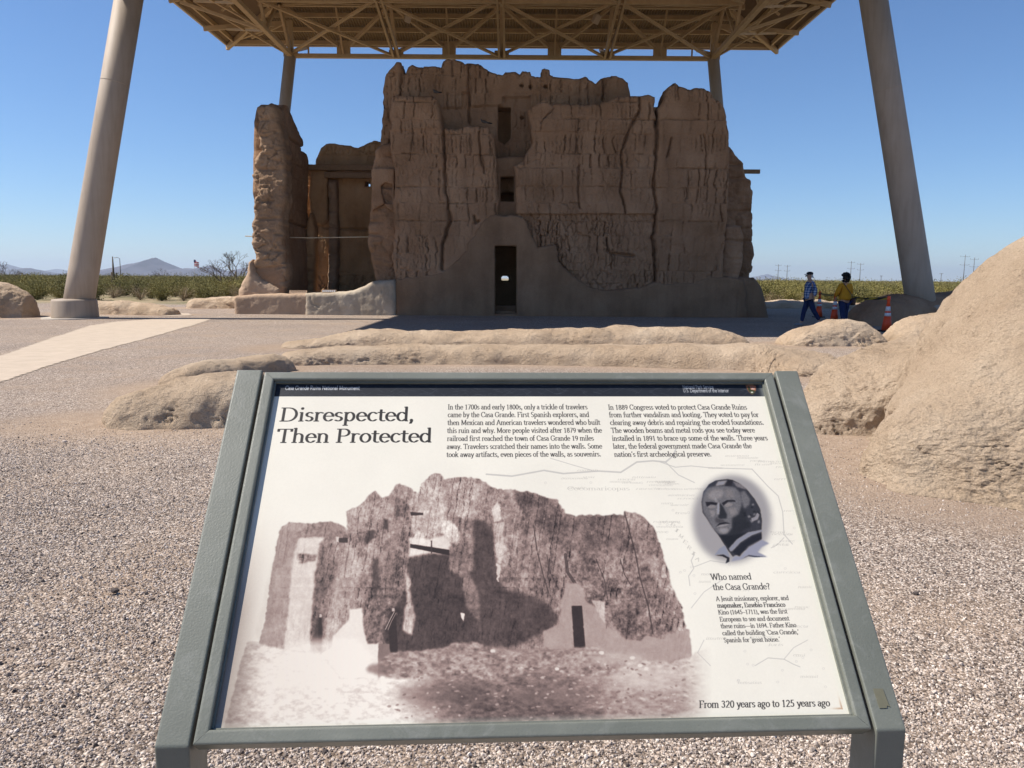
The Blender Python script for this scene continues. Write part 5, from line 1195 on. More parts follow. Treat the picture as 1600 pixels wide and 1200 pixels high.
def boxblur(m, r):
    r = int(r)
    if r < 1: return m
    for ax in (0, 1):
        p = np.concatenate([np.repeat(np.take(m, [0], ax), r + 1, ax), m, np.repeat(np.take(m, [-1], ax), r, ax)], ax); c = np.cumsum(p, ax); n = m.shape[ax]
        m = (np.take(c, np.arange(2 * r + 1, 2 * r + 1 + n), ax) - np.take(c, np.arange(0, n), ax)) / (2 * r + 1)
    return m
def lowres(fn, a, b, k):
    q = fn(a[::k, ::k], b[::k, ::k]); q = np.repeat(np.repeat(q, k, 0), k, 1)[:a.shape[0], :a.shape[1]]; return boxblur(boxblur(q, k // 2), k // 2)
def build_print():
    ty, txx = np.mgrid[0:TH, 0:TW]; ty = ty + .5; txx = txx + .5
    u = PU0 + txx / TW * (PU1 - PU0); v = PV0 + ty / TH * (PV1 - PV0)
    P = SP3(0, 0, -DEP)[None, None, :] + u[..., None] * S_U + v[..., None] * S_V - EYE
    c = P @ RW; X = 800 + FPX * c[..., 0] / -c[..., 2]; Y = 600 - FPX * c[..., 1] / -c[..., 2]     # layout units used for the drawing
    del P, c
    rgb = np.ones((TH, TW, 3)) * np.array([233, 227, 212]) / 255.0
    grain = lowres(lambda a, b: fbm(a * .35, b * .35, 0, 2, 90), txx, ty, 2); soft = lowres(lambda a, b: fbm(a * .006, b * .006, 0, 4, 91), txx, ty, 8); rgb *= (1 + .014 * grain + .022 * soft)[..., None]
    WX = lowres(lambda a, b: fbm(a * .22, b * .22, 0, 3, 7), X, Y, 2); WY = lowres(lambda a, b: fbm(a * .22, b * .22, 4, 3, 8), X, Y, 2)
    def A(x0, y0, x1, y1):   # texel window round a layout box
        cs = [tx(x0, y0), tx(x1, y0), tx(x0, y1), tx(x1, y1)]
        a = max(0, int(min(q[0] for q in cs)) - 8); b = min(TW, int(max(q[0] for q in cs)) + 8); cc = max(0, int(min(q[1] for q in cs)) - 8); d = min(TH, int(max(q[1] for q in cs)) + 8)
        return slice(cc, d), slice(a, b)
    def poly_mask(pts, blur=.8, wob=0.0):
        xs = [p[0] for p in pts]; ys = [p[1] for p in pts]; m = blur * 1.2 + wob
        w = A(min(xs) - m, min(ys) - m, max(xs) + m, max(ys) + m); x, y = X[w], Y[w]
        if wob: x = x + wob * WX[w]; y = y + wob * WY[w]
        m = inside(x, y, pts).astype(float); r = max(1, round(blur * 1.3)); return w, boxblur(boxblur(m, r), r)
    def fill(img, pts, col, blur=.8, alpha=1.0, wob=0.0, mode='mix'):
        w, m = poly_mask(pts, blur, wob); m = m * alpha
        if img.ndim == 3: m = m[..., None]; col = np.array(col, float)
        if mode == 'mul': img[w] = img[w] * (1 - m + m * col)
        else: img[w] = img[w] * (1 - m) + m * col
    def ell(cx, cy, rx, ry, n=28, rot=0): 
        return [(cx + rx * math.cos(2 * math.pi * i / n) * math.cos(rot) - ry * math.sin(2 * math.pi * i / n) * math.sin(rot), cy + rx * math.cos(2 * math.pi * i / n) * math.sin(rot) + ry * math.sin(2 * math.pi * i / n) * math.cos(rot)) for i in range(n)]
    def line(img, pts, wd, col, alpha):
        xs = [p[0] for p in pts]; ys = [p[1] for p in pts]; w = A(min(xs) - 3, min(ys) - 3, max(xs) + 3, max(ys) + 3); d, _, _ = seg_dist(X[w], Y[w], pts, False)
        m = np.clip(.5 + (wd / 2 - d) / .7, 0, 1) * alpha; m = m[..., None] if img.ndim == 3 else m; img[w] = img[w] * (1 - m) + m * np.array(col, float)
    # faint old map
    mc = (.74, .72, .69); rd = random.Random(5)
    for pts, wd in (([(760, 741), (800, 744), (850, 735), (880, 740), (935, 736), (970, 738), (995, 722), (1020, 720), (1040, 722), (1052, 712), (1056, 702)], 2.2), ([(1032, 722), (1055, 730), (1080, 728), (1110, 731), (1175, 733)], 1.2),
                    ([(1040, 722), (1060, 742), (1085, 754)], 1.2), ([(1175, 733), (1200, 760), (1216, 775), (1223, 800), (1225, 835), (1238, 850)], 1.3), ([(1225, 840), (1215, 851), (1205, 856)], 1), ([(860, 716), (900, 728), (925, 735)], 1),
                    ([(1085, 866), (1080, 876), (1084, 888), (1076, 900), (1078, 915)], 1.2), ([(1084, 886), (1110, 876), (1135, 880)], 1), ([(1130, 905), (1100, 925), (1080, 950)], 1), ([(1180, 1040), (1200, 1028), (1225, 1030), (1240, 1038), (1250, 1042)], 1.2), ([(1225, 1030), (1240, 1012), (1262, 1000)], 1), ([(1100, 1000), (1090, 1020), (1110, 1040)], 1)):
        line(rgb, pts, wd * 1.1, mc, .85)
    for k in range(46):
        cx, cy = rd.choice([(rd.uniform(845, 1060), rd.uniform(728, 765)), (rd.uniform(1030, 1080), rd.uniform(750, 900)), (rd.uniform(1200, 1250), rd.uniform(720, 860)), (rd.uniform(1150, 1290), rd.uniform(1005, 1085)), (rd.uniform(1080, 1240), rd.uniform(880, 935))])
        line(rgb, ell(cx, cy, 1.8, 1.5, 10) + [(cx + 1.8, cy)], .7, mc, .5)
    fa = np.zeros((TH, TW)); names = ['a', 'n', 'e', 's', 'c', 'o', 'r', 'i', 'u', 'm', 't']
    def faint(px, py, w_, text, cap, shear=.3):
        a0, b0 = tx(px, py), tx(px + w_, py + .0); put_text(fa, text, a0[0], a0[1], b0[0], b0[1], cap, True, .8, shear)
    faint(887, 766, 97, 'Cocomaricopas', 15, 0)
    for k in range(58):
        px, py = rd.choice([(rd.uniform(840, 1030), rd.uniform(730, 765)), (rd.uniform(1020, 1070), rd.uniform(745, 850)), (rd.uniform(1090, 1240), rd.uniform(712, 735)), (rd.uniform(1195, 1225), rd.uniform(735, 860)), (rd.uniform(1150, 1270), rd.uniform(1005, 1085)), (rd.uniform(1075, 1260), rd.uniform(888, 1000))])
        n = rd.randint(4, 9); faint(px, py, n * 4.6, ''.join(rd.choice(names) for _ in range(n)), 9)
    for k, ch in enumerate('PIMERIA'):
        a0, b0 = tx(1047 + k * 6.5, 820 + k * 9), tx(1053 + k * 6.5, 824 + k * 9); put_text(fa, ch, a0[0], a0[1], b0[0], b0[1], 13, True, 1)
    rgb = rgb * (1 - .40 * fa[..., None]) + .40 * fa[..., None] * np.array([.52, .50, .48])
    # ---------------- historic photograph
    w = A(345, 735, 1110, 1150); x, y = X[w], Y[w]; T = np.ones(x.shape) * .86
    rel = relief_cracked(91, (), 1.3)
    uu, vv = (x + .15 * (y - 900)) / 26.0, (1150 - y) / 26.0
    h = lowres(rel, uu, vv, 2); lo = boxblur(boxblur(h, 16), 16)
    n1 = lowres(lambda a, b: fbm(a * .22, b * .19, 0, 5, 93, .66), x, y, 2); n2 = lowres(lambda a, b: fbm(a * .05, b * .05, 0, 4, 92), x, y, 4)
    n3 = lowres(lambda a, b: fbm(a * .75, b * .55, 0, 3, 96, .7), x, y, 2)
    tex = np.clip(2.0 * (h - lo), -.22, .06) + .24 * n1 + .20 * n2 + .16 * n3
    film = lowres(lambda a, b: fbm(a * 1.1, b * 1.1, 0, 2, 95), x, y, 2)
    T += .05 * lowres(lambda a, b: fbm(a * .012, b * .012, 0, 4, 94), x, y, 8) + .03 * film
    full = np.ones((TH, TW)) * .86; full[w] = T
    texf = np.zeros((TH, TW)); texf[w] = tex
    def reg(pts, val, t=1.0, blur=1.0, wob=2.0, alpha=1.0):
        w_, m = poly_mask(pts, blur, wob); m = m * alpha; full[w_] = full[w_] * (1 - m) + m * (val + t * texf[w_])
    a_ = lambda q: [(400 + p[0] / 2.928, 730 + p[1] / 2.928) for p in q]; b_ = lambda q: [(740 + p[0] / 2.928, 730 + p[1] / 2.928) for p in q]
    base = a_([(0, 850), (40, 700), (60, 560), (80, 420), (110, 280), (150, 250), (240, 258), (330, 245), (400, 265), (418, 290), (412, 200), (480, 172), (520, 125), (545, 110), (580, 140), (605, 130), (650, 72), (700, 90), (740, 120), (755, 80), (790, 42), (820, 27), (845, 32), (860, 52), (960, 45), (1010, 50), (1054, 72)]) + \
        b_([(70, 82), (120, 100), (180, 103), (270, 112), (330, 138), (380, 145), (415, 195), (420, 212), (470, 222), (520, 218), (600, 220), (650, 214), (685, 222), (690, 200), (760, 212), (830, 280), (870, 400), (910, 560), (955, 640), (965, 700), (972, 735), (990, 742), (1000, 870), (960, 920), (900, 945), (700, 930), (600, 910), (500, 880), (400, 890), (0, 900)]) + \
        a_([(700, 920), (560, 1000), (400, 1000), (300, 920), (240, 900), (120, 890), (20, 870)])
    reg(base, .50, 1.0, 1.3, 2.5)
    reg(a_([(0, 760), (110, 275), (150, 250), (240, 258), (190, 330), (150, 600), (125, 830), (20, 810)]), .62, .5, 4)
    reg(a_([(190, 330), (215, 320), (330, 310), (290, 345), (265, 560), (248, 845), (125, 835), (150, 620), (165, 450)]), .90, .35, 2)
    reg(a_([(180, 300), (330, 245), (415, 270), (370, 320), (220, 322)]), .50, .8, 3)
    reg(a_([(270, 500), (300, 380), (355, 340), (345, 560), (312, 700), (305, 845), (248, 820)]), .40, 1, 3)
    reg(a_([(285, 670), (300, 668), (304, 760), (298, 850), (255, 800), (270, 745)]), .20, .2, 2)
    reg(a_([(190, 395), (280, 402), (270, 432), (190, 440)]), .55, 1.4, 2)
    reg(a_([(360, 330), (412, 270), (415, 200), (480, 172), (560, 150), (640, 180), (640, 400), (560, 480), (420, 520), (350, 600)]), .56, 1.1, 2)
    reg(a_([(350, 600), (380, 420), (440, 330), (470, 440), (450, 650), (400, 700), (345, 830), (305, 845), (320, 680)]), .66, .9, 3)
    reg(a_([(640, 130), (700, 160), (715, 300), (700, 500), (690, 800), (600, 800), (500, 820), (490, 650), (560, 440), (630, 380)]), .40, 1.1, 3)
    reg(a_([(490, 340), (510, 290), (545, 285), (540, 320), (500, 365)]), .22, .3, 2); reg(a_([(585, 240), (605, 235), (600, 290), (585, 280)]), .22, .3, 1.5)
    reg(a_([(530, 430), (560, 400), (570, 560), (530, 580)]), .22, .5, 3)
    reg(a_([(700, 160), (755, 80), (820, 30), (880, 130), (880, 330), (860, 400), (720, 330)]), .66, 1.2, 3)
    reg(a_([(880, 60), (1054, 75), (1054, 240), (930, 232), (880, 250)]), .58, 1.3, 2)
    reg(a_([(705, 320), (800, 330), (890, 300), (890, 400), (800, 395), (700, 410)]), .92, .3, 2)
    reg(a_([(700, 420), (790, 395), (885, 400), (960, 480), (1054, 470), (1054, 820), (700, 845), (600, 840), (580, 760), (620, 660), (690, 560)]), .20, .35, 4)
    reg(b_([(0, 240), (60, 246), (95, 300), (110, 480), (140, 560), (320, 600), (400, 700), (320, 760), (180, 820), (0, 822)]), .22, .4, 5)
    reg(a_([(680, 480), (712, 520), (700, 560), (720, 640), (730, 680), (715, 770), (670, 745), (690, 600)]), .72, .9, 2)
    reg(a_([(885, 360), (970, 375), (970, 470), (1020, 580), (1025, 720), (965, 640), (940, 500), (885, 470)]), .42, .8, 3)
    reg(a_([(860, 240), (900, 250), (935, 300), (930, 350), (885, 345), (850, 300)]), .84, .9, 2)
    reg(a_([(705, 350), (885, 378), (885, 404), (705, 368)]), .10, 0, .6, .3); reg(a_([(800, 335), (806, 335), (806, 395), (800, 395)]), .15, 0, .4, 0)
    reg(a_([(370, 325), (420, 322), (420, 345), (372, 345)]), .16, 0, .8, .3); reg(a_([(366, 318), (380, 320), (378, 345), (368, 342)]), .85, 0, .7, .3)
    reg(a_([(935, 665), (955, 670), (950, 705), (940, 690)]), .95, 0, .8, .5); reg(a_([(705, 205), (765, 208), (765, 220), (710, 222)]), .15, .2, .8, .4)
    # right block
    reg(b_([(85, 160), (110, 150), (240, 200), (300, 262), (380, 320), (425, 460), (430, 530), (410, 600), (330, 600), (250, 560), (140, 520), (100, 400), (90, 260)]), .46, 1.1, 2)
    reg(b_([(82, 190), (112, 155), (130, 240), (92, 250)]), .84, .6, 1.4); reg(b_([(90, 255), (140, 250), (135, 320), (150, 370), (120, 450), (95, 380)]), .78, .8, 2); reg(b_([(104, 440), (125, 450), (115, 525), (108, 520)]), .8, .4, 1)
    reg(b_([(180, 105), (330, 138), (415, 195), (430, 215), (690, 215), (740, 380), (600, 400), (400, 370), (300, 262), (200, 170)]), .36, .9, 3)
    reg(b_([(400, 380), (740, 405), (880, 430), (960, 660), (970, 735), (880, 760), (770, 790), (640, 740), (600, 640), (520, 620), (440, 480)]), .42, 1.3, 3)
    reg(b_([(745, 225), (830, 285), (900, 520), (960, 660), (930, 700), (860, 560), (760, 400)]), .53, 1.2, 4)
    for pts, wd in (([(690, 205), (715, 300), (740, 390), (760, 500), (800, 640), (820, 760)], 2.2), ([(275, 270), (290, 380), (320, 500), (345, 580)], 1.8), ([(420, 400), (430, 480), (470, 540)], 5), ([(560, 420), (600, 520), (612, 600)], 1.6), ([(670, 420), (690, 490), (720, 540)], 1.5),
                    ([(430, 640), (470, 640)], .1), ([(335, 400), (350, 480), (390, 560)], 1.4)):
        line(full, b_(pts), wd, .17, .75)
    reg(b_([(320, 820), (318, 750), (385, 720), (410, 590), (420, 533), (470, 530), (495, 542), (515, 618), (560, 640), (592, 640), (600, 720), (700, 790), (760, 795), (790, 770), (870, 790), (890, 765), (992, 742), (1000, 852), (900, 892), (700, 872), (520, 830), (400, 836)]), .62, .22, 1.2, 1.5)
    reg(b_([(540, 610), (600, 612), (603, 720), (580, 690), (560, 640)]), .78, .6, 1.2); reg(b_([(448, 634), (496, 634), (512, 828), (460, 830)]), .13, .06, .6, .2)
    reg(a_([(345, 830), (352, 770), (425, 700), (428, 650), (486, 645), (492, 740), (512, 808), (560, 806), (558, 966), (470, 965), (390, 965), (300, 850)]), .955, .06, 1.5, 1.5)
    reg(a_([(560, 808), (612, 808), (612, 860), (570, 905), (558, 960)]), .42, .1, 1, .5)
    for q in range(230):      # crannies and bright flakes
        tl_ = q % 2; px_, py_ = (rd.uniform(548, 640), rd.uniform(790, 960)) if q % 3 == 0 else ((rd.uniform(775, 880), rd.uniform(790, 930)) if q % 3 == 1 else (rd.uniform(900, 1050), rd.uniform(815, 985)))
        lw_, lh_ = rd.uniform(.7, 2.2), rd.uniform(2, 8); sk = rd.uniform(-1.2, 1.2)
        if tl_: reg([(px_, py_), (px_ + lw_, py_), (px_ + lw_ + sk, py_ + lh_), (px_ + sk, py_ + lh_)], rd.uniform(.15, .30), .2, .6, .5, .8)
        else: reg([(px_, py_), (px_ + lw_, py_), (px_ + lw_ + sk, py_ + lh_ * .7), (px_ + sk, py_ + lh_ * .7)], rd.uniform(.62, .75), .2, .6, .5, .6)
    # people (tiny figures)
    reg(a_([(288, 690), (300, 690), (303, 760), (298, 845), (286, 840), (284, 740)]), .12, 0, .6, .3); reg(a_([(290, 672), (301, 672), (301, 686), (290, 686)]), .8, 0, .6, .2)
    reg(a_([(622, 665), (640, 668), (650, 850), (615, 850), (606, 760)]), .12, 0, .8, .4); line(full, a_([(632, 662), (612, 700), (592, 742)]), 1.0, .8, .9); line(full, a_([(640, 668), (620, 705), (604, 744)]), .8, .75, .8); reg(a_([(622, 645), (634, 645), (634, 660), (622, 660)]), .75, 0, .6, .2)
    # foreground rocks and ground
    gmask = [(345, 1145), (385, 1000), (402, 1003), (441, 1015), (503, 1022), (530, 1060), (592, 1060), (640, 1020), (700, 1012), (876, 1015), (925, 1010), (980, 1028), (1050, 1035), (1085, 1020), (1112, 1010), (1112, 1150), (345, 1150)]
    gn = lowres(lambda a, b: fbm(a * .10, b * .22, 0, 5, 97, .65), x, y, 2); gl = .86 - .42 * sstep(560, 760, x + .3 * (y - 1080)) * sstep(1085 + 50 * (x < 0), 1050, 1130 - (y - 1050) * .0) 
    light = .99 - .46 * sstep(600, 720, x) * (1 - .55 * sstep(860, 1000, x)) - .22 * sstep(1000, 1130, y) * sstep(640, 760, x) + .26 * gn + .10 * lowres(lambda a, b: fbm(a * .5, b * .7, 0, 4, 98, .7), x, y, 2)
    light = light - .22 * sstep(430, 350, x)
    w_, m = poly_mask(gmask, 2.5, 3.0)
    gfull = np.zeros((TH, TW)); gfull[w] = light; full[w_] = full[w_] * (1 - m) + m * gfull[w_]
    rock = np.zeros((TH, TW)); rn = lowres(lambda a, b: fbm(a * .14, b * .2, 0, 5, 99, .62), x, y, 2); rock[w] = .55 + .40 * rn
    for pts in (a_([(560, 900), (610, 850), (700, 845), (860, 835), (780, 940), (720, 970), (600, 968), (560, 940)]), a_([(775, 930), (830, 860), (900, 800), (990, 800), (1060, 815), (1200, 850), (1260, 880), (1240, 940), (1100, 985), (900, 975), (790, 955)]), b_([(300, 850), (420, 835), (560, 835), (620, 870), (700, 900), (640, 950), (500, 960), (360, 940), (290, 900)])):
        w_, m = poly_mask(pts, 2.5, 3.5); full[w_] = full[w_] * (1 - m) + m * rock[w_]
    for pts_, vv_, bb_ in (([(430, 1020), (480, 1000), (560, 1000), (592, 1040), (592, 1062), (520, 1075), (430, 1075)], .97, 9), (ell(460, 1060, 60, 26), .93, 14), (ell(690, 1085, 75, 20), .40, 14), (ell(590, 1045, 18, 8), .30, 4), (ell(860, 1090, 60, 14), .50, 10), (ell(1010, 1060, 60, 18), .82, 12), (ell(960, 1030, 45, 9), .74, 6)):
        w_, m = poly_mask(pts_, bb_, 4); m = m * .78; full[w_] = full[w_] * (1 - m) + m * (vv_ + .30 * (gfull[w_] - .75))
    for q in range(260):
        px_, py_ = rd.uniform(600, 1085), rd.uniform(1030, 1125); e1 = ell(px_, py_, rd.uniform(1.2, 4.5), rd.uniform(.7, 2), 7, rd.uniform(-.4, .4)); reg(e1, rd.choice([.25, .35, .8, .9]), 0, .7, .6, .6)
    for px, py in ((988, 1028), (1000, 1040), (770, 1017), (1010, 1045), (940, 1020), (870, 1045)):
        reg(ell(px, py, 4, 3, 7), .9, .1, .8, 1)
    # blend into the paper: soft edges at top and right, darker vignette along the left edge
    T = np.clip(full[w] + .035 * film, .05, 1.0)
    dark, mid, lite = np.array([26, 21, 23]) / 255, np.array([150, 127, 119]) / 255, np.array([238, 229, 216]) / 255
    t = T[..., None]; colr = np.where(t < .5, dark + (mid - dark) * (t / .5), mid + (lite - mid) * ((t - .5) / .5))
    bm_ = np.zeros((TH, TW)); w_, m = poly_mask(base, 1.2, 2.5); bm_[w_] = m; w_, m = poly_mask(gmask, 2.5, 3.0); bm_[w_] = np.maximum(bm_[w_], m * sstep(1120, 1050, X[w_]) )
    vig = sstep(430, 352, x + .15 * (y - 1000)) * sstep(760, 980, y) * .8 + .16 * sstep(640, 400, x) * sstep(740, 900, y)
    al = np.clip(np.maximum(bm_[w], np.clip(vig, 0, 1) * .9), 0, 1)
    vc = colr * (1 - .34 * np.clip(vig, 0, 1)[..., None]) * np.array([1.0, .955, .94]) ** np.clip(vig, 0, 1)[..., None]
    rgb[w] = rgb[w] * (1 - al[..., None]) + al[..., None] * vc
    # ---------------- sculpted head in an oval
    k = lambda q: [(1040 + p[0] / 6.668, 720 + p[1] / 6.668) for p in q]
    fill(rgb, ell(1143.5, 811, 62, 69, rot=.0), (.60, .582, .578), 9)
    F_ = lambda pts, c, bl=.9, al=1.0: fill(rgb, k(pts), c, bl, al)
    F_([(450, 245), (520, 205), (590, 195), (650, 190), (700, 200), (760, 230), (850, 300), (930, 400), (985, 500), (1005, 620), (1000, 740), (1000, 820), (900, 900), (700, 1000), (640, 920), (560, 790), (520, 740), (485, 690), (430, 605), (385, 540), (373, 430), (395, 320), (420, 290)], (.19, .20, .24))
    F_([(430, 285), (520, 262), (620, 262), (720, 275), (775, 330), (792, 420), (790, 500), (770, 560), (715, 610), (700, 700), (640, 760), (580, 770), (530, 745), (488, 700), (442, 612), (394, 535), (380, 430), (395, 340)], (.36, .37, .41), 2.0)
    F_([(450, 330), (520, 300), (600, 300), (590, 380), (520, 400), (450, 400)], (.50, .50, .53), 4, .8); F_([(620, 300), (690, 300), (720, 380), (640, 390)], (.43, .43, .46), 4, .8)
    F_([(500, 400), (525, 385), (545, 420), (530, 430)], (.56, .56, .58), 1.5, .7)
    F_([(415, 430), (480, 428), (545, 440), (535, 462), (470, 455), (430, 480)], (.13, .13, .16), 1.0); F_([(585, 440), (640, 408), (720, 408), (730, 425), (650, 428), (605, 470)], (.13, .13, .16), 1.0)
    F_([(440, 480), (475, 458), (520, 468), (515, 490), (470, 500)], (.44, .44, .47), .8); F_([(610, 462), (650, 435), (700, 445), (695, 465), (640, 485)], (.46, .46, .49), .8)
    F_([(560, 430), (600, 480), (640, 560), (635, 600), (570, 605), (545, 590), (560, 520)], (.15, .16, .19), 1.2); F_([(540, 440), (560, 430), (562, 520), (556, 560), (535, 555), (535, 500)], (.55, .55, .58), 1.2)
    F_([(455, 510), (520, 520), (510, 570), (480, 590)], (.47, .47, .50), 2.5, .8); F_([(640, 500), (720, 480), (750, 540), (690, 590)], (.46, .46, .49), 3, .7)
    F_([(515, 590), (600, 612), (620, 640), (560, 650), (515, 640)], (.22, .22, .25), 2, .8); F_([(522, 690), (560, 650), (620, 638), (685, 655), (620, 655), (560, 668)], (.10, .10, .13), .7); F_([(530, 690), (570, 668), (660, 662), (620, 680), (560, 688)], (.50, .50, .53), 1)
    F_([(550, 730), (580, 700), (640, 700), (660, 730), (610, 760)], (.50, .50, .53), 2.5); F_([(690, 600), (760, 560), (790, 480), (830, 520), (850, 640), (780, 740), (690, 780), (650, 770), (700, 700)], (.15, .16, .19), 3)
    F_([(520, 262), (545, 215), (640, 205), (610, 250)], (.52, .52, .55), 1.2); F_([(650, 200), (700, 200), (690, 260), (620, 262)], (.14, .14, .17), 1); F_([(700, 215), (780, 240), (850, 300), (800, 290), (740, 270)], (.40, .40, .44), 1.2)
    F_([(780, 330), (820, 310), (880, 400), (870, 460), (820, 500), (790, 420)], (.36, .37, .41), 2)
    for q in range(26):
        ax, ay = rd.uniform(800, 970), rd.uniform(320, 640); 
        if not inside(np.array([ax + 15.]), np.array([ay * 1.]), [(790, 300), (850, 320), (915, 400), (965, 500), (980, 640), (800, 640)])[0]: continue
        F_([(ax, ay), (ax + 22, ay - 12), (ax + 30, ay + 6), (ax + 8, ay + 16)], (.44, .45, .49) if q % 2 else (.10, .11, .14), .9, .7)
    F_([(890, 600), (930, 585), (955, 540), (978, 560), (960, 610), (905, 632)], (.50, .50, .54), 1); F_([(700, 640), (860, 620), (900, 680), (800, 740), (700, 760)], (.14, .15, .18), 3)
    F_([(560, 775), (700, 770), (850, 740), (720, 850), (655, 915)], (.11, .12, .15), 2)
    F_([(660, 915), (740, 820), (860, 745), (1000, 718), (1012, 735), (900, 775), (780, 850), (700, 940), (672, 945)], (.50, .51, .56), 1); F_([(690, 950), (790, 860), (900, 790), (1000, 755), (1000, 815), (860, 880), (770, 1000)], (.12, .13, .17), 1.5)
    F_([(510, 985), (560, 915), (620, 880), (650, 950), (668, 1010), (600, 990), (550, 975)], (.52, .53, .58), 1); F_([(520, 985), (600, 975), (665, 1010), (665, 1050), (625, 1070), (640, 1020), (590, 995)], (.12, .13, .17), 1)
    F_([(680, 1050), (720, 990), (780, 1000), (860, 900), (1000, 820), (1080, 860), (1000, 900), (960, 950), (1060, 1000), (900, 1000), (870, 985), (780, 1030)], (.56, .56, .61), 1.2); F_([(780, 1030), (870, 980), (930, 990), (1050, 1000), (930, 1005), (860, 995)], (.25, .26, .31), 1)
    hw = A(1085, 740, 1205, 885); blr = np.stack([boxblur(rgb[hw][..., q], 1) for q in range(3)], -1)
    ov = sstep(1.0, .86, np.hypot((X[hw] - 1143.5) / 58, (Y[hw] - 811) / 72))[..., None]; brz = fbm(X[hw] * .5, Y[hw] * .5, 0, 4, 77, .65)[..., None]
    dk = sstep(.56, .46, blr.mean(-1, keepdims=True)); ov = ov * dk
    rgb[hw] = rgb[hw] * (1 - ov) + ov * blr * (1 + .14 * brz * (blr.mean(-1, keepdims=True) < .52)) * np.array([1.12, 1.06, .98])
    # ---------------- header band
    band = v > (s_uv(424, 619.3)[1] + (u - .02) * (s_uv(1198, 619.3)[1] - s_uv(424, 619.3)[1]) / .94)
    hb = np.array([38, 42, 50]) / 255 * (1 + .10 * soft)[..., None]; scr = np.zeros((TH, TW))
    rgb = np.where(band[..., None], hb, rgb)
    for q in range(420):
        ax, ay = rd.uniform(10, TW - 60), rd.uniform(TH * .925, TH - 4); an = rd.uniform(-.9, .9); L = rd.uniform(10, 60)
        xx = np.clip((ax + np.arange(int(L)) * math.cos(an)).astype(int), 0, TW - 1); yy_ = np.clip((ay + np.arange(int(L)) * math.sin(an)).astype(int), 0, TH - 1); scr[yy_, xx] = np.maximum(scr[yy_, xx], rd.uniform(.04, .18))
    rgb = rgb + (scr * band)[..., None]
    # ---------------- lettering
    ta = np.zeros((TH, TW)); wa = np.zeros((TH, TW))
    def T_(text, x0, y0, x1, cap_px, dst=ta, serif=True, wt=1.0, sh=0.0, y1=None):
        a0, b0 = tx(x0, y0), tx(x1, y0 if y1 is None else y1); c0 = tx(x0, y0 - cap_px); cap = c0[1] - a0[1]
        b0 = (b0[0], b0[1] if y1 is not None else a0[1] + (b0[0] - a0[0]) * 0.0); put_text(dst, text, a0[0], a0[1], b0[0], b0[1], cap, serif, wt, sh)
    T_('Disrespected,', 438, 658, 647, 20.5, wt=1.22); T_('Then Protected', 432, 691.5, 674, 20.8, wt=1.22)
    c1_ = ['In the 1700s and early 1800s, only a trickle of travelers', 'came by the Casa Grande. First Spanish explorers, and', 'then Mexican and American travelers wondered who built', 'this ruin and why. More people visited after 1879 when the', 'railroad first reached the town of Casa Grande 19 miles', 'away. Travelers scratched their names into the walls. Some', 'took away artifacts, even pieces of the walls, as souvenirs.']
    for s_, x0, y0, x1 in zip(c1_, (700, 700, 699.5, 699, 699, 698.5, 698), (639.6, 651.7, 664, 676.4, 688.9, 701.5, 714), (918, 920.6, 938, 940.6, 928, 941, 939.4)): T_(s_, x0, y0, x1, 7.6, wt=1.22)
    c2_ = ['In 1889 Congress voted to protect Casa Grande Ruins', 'from further vandalism and looting. They voted to pay for', 'clearing away debris and repairing the eroded foundations.', 'The wooden beams and metal rods you see today were', 'installed in 1891 to brace up some of the walls. Three years', 'later, the federal government made Casa Grande the', "nation's first archeological preserve."]
    for s_, x0, y0, x1 in zip(c2_, (951, 952.5, 954, 955.5, 957, 958.5, 960.5), (640, 651.8, 664, 676.2, 688.6, 701, 713.6), (1167.5, 1186, 1194, 1180, 1200, 1175, 1112)): T_(s_, x0, y0, x1, 7.6, wt=1.22)
    T_('Who named', 1111.5, 906, 1174.6, 9.3, wt=1.15); T_('the Casa Grande?', 1115, 921.8, 1204, 9.4, wt=1.15)
    c3_ = ['A Jesuit missionary, explorer, and', 'mapmaker, Eusebio Francisco', 'Kino (1645-1711), was the first', 'European to see and document', 'these ruins_in 1694. Father Kino', "called the building `Casa Grande,'", "Spanish for `great house.'"]
    for q, (s_, x0, y0, x1) in enumerate(zip(c3_, (1119.6, 1121.4, 1123, 1125.4, 1127, 1129.5, 1131.7), (939, 949.4, 960, 971, 981.6, 992.6, 1003.6), (1233, 1227.8, 1231, 1234, 1245, 1249.4, 1220))): T_(s_, x0, y0, x1, 6.9, wt=1.5 if q in (1,) else 1.22)
    T_('From 320 years ago to 125 years ago', 1093, 1106, 1297, 11, wt=1.3, sh=.16, y1=1103.4)
    T_('Casa Grande Ruins National Monument', 445.6, 609, 561.6, 6.0, wa, False, 1.0); T_('National Park Service', 1067, 607.2, 1115, 5.1, wa, False, .95); T_('U.S. Department of the Interior', 1068, 612.8, 1139, 5.1, wa, False, .95)
    rgb = rgb * (1 - .90 * ta[..., None]) + .90 * ta[..., None] * np.array([.12, .115, .12]); rgb = rgb * (1 - wa[..., None]) + wa[..., None] * .88
    # arrowhead emblem
    e_ = lambda q: [(1160 + p[0] / 13.333, 565 + p[1] / 13.333) for p in q]
    fill(rgb, e_([(62, 495), (108, 490), (112, 468), (180, 458), (225, 470), (232, 492), (280, 500), (285, 540), (280, 600), (250, 650), (205, 690), (150, 650), (105, 590)]), (.56, .36, .25), .4)
    fill(rgb, e_([(125, 510), (150, 520), (170, 580), (250, 605), (270, 610), (240, 655), (205, 685), (150, 640), (115, 580)]), (.22, .25, .17), .35)
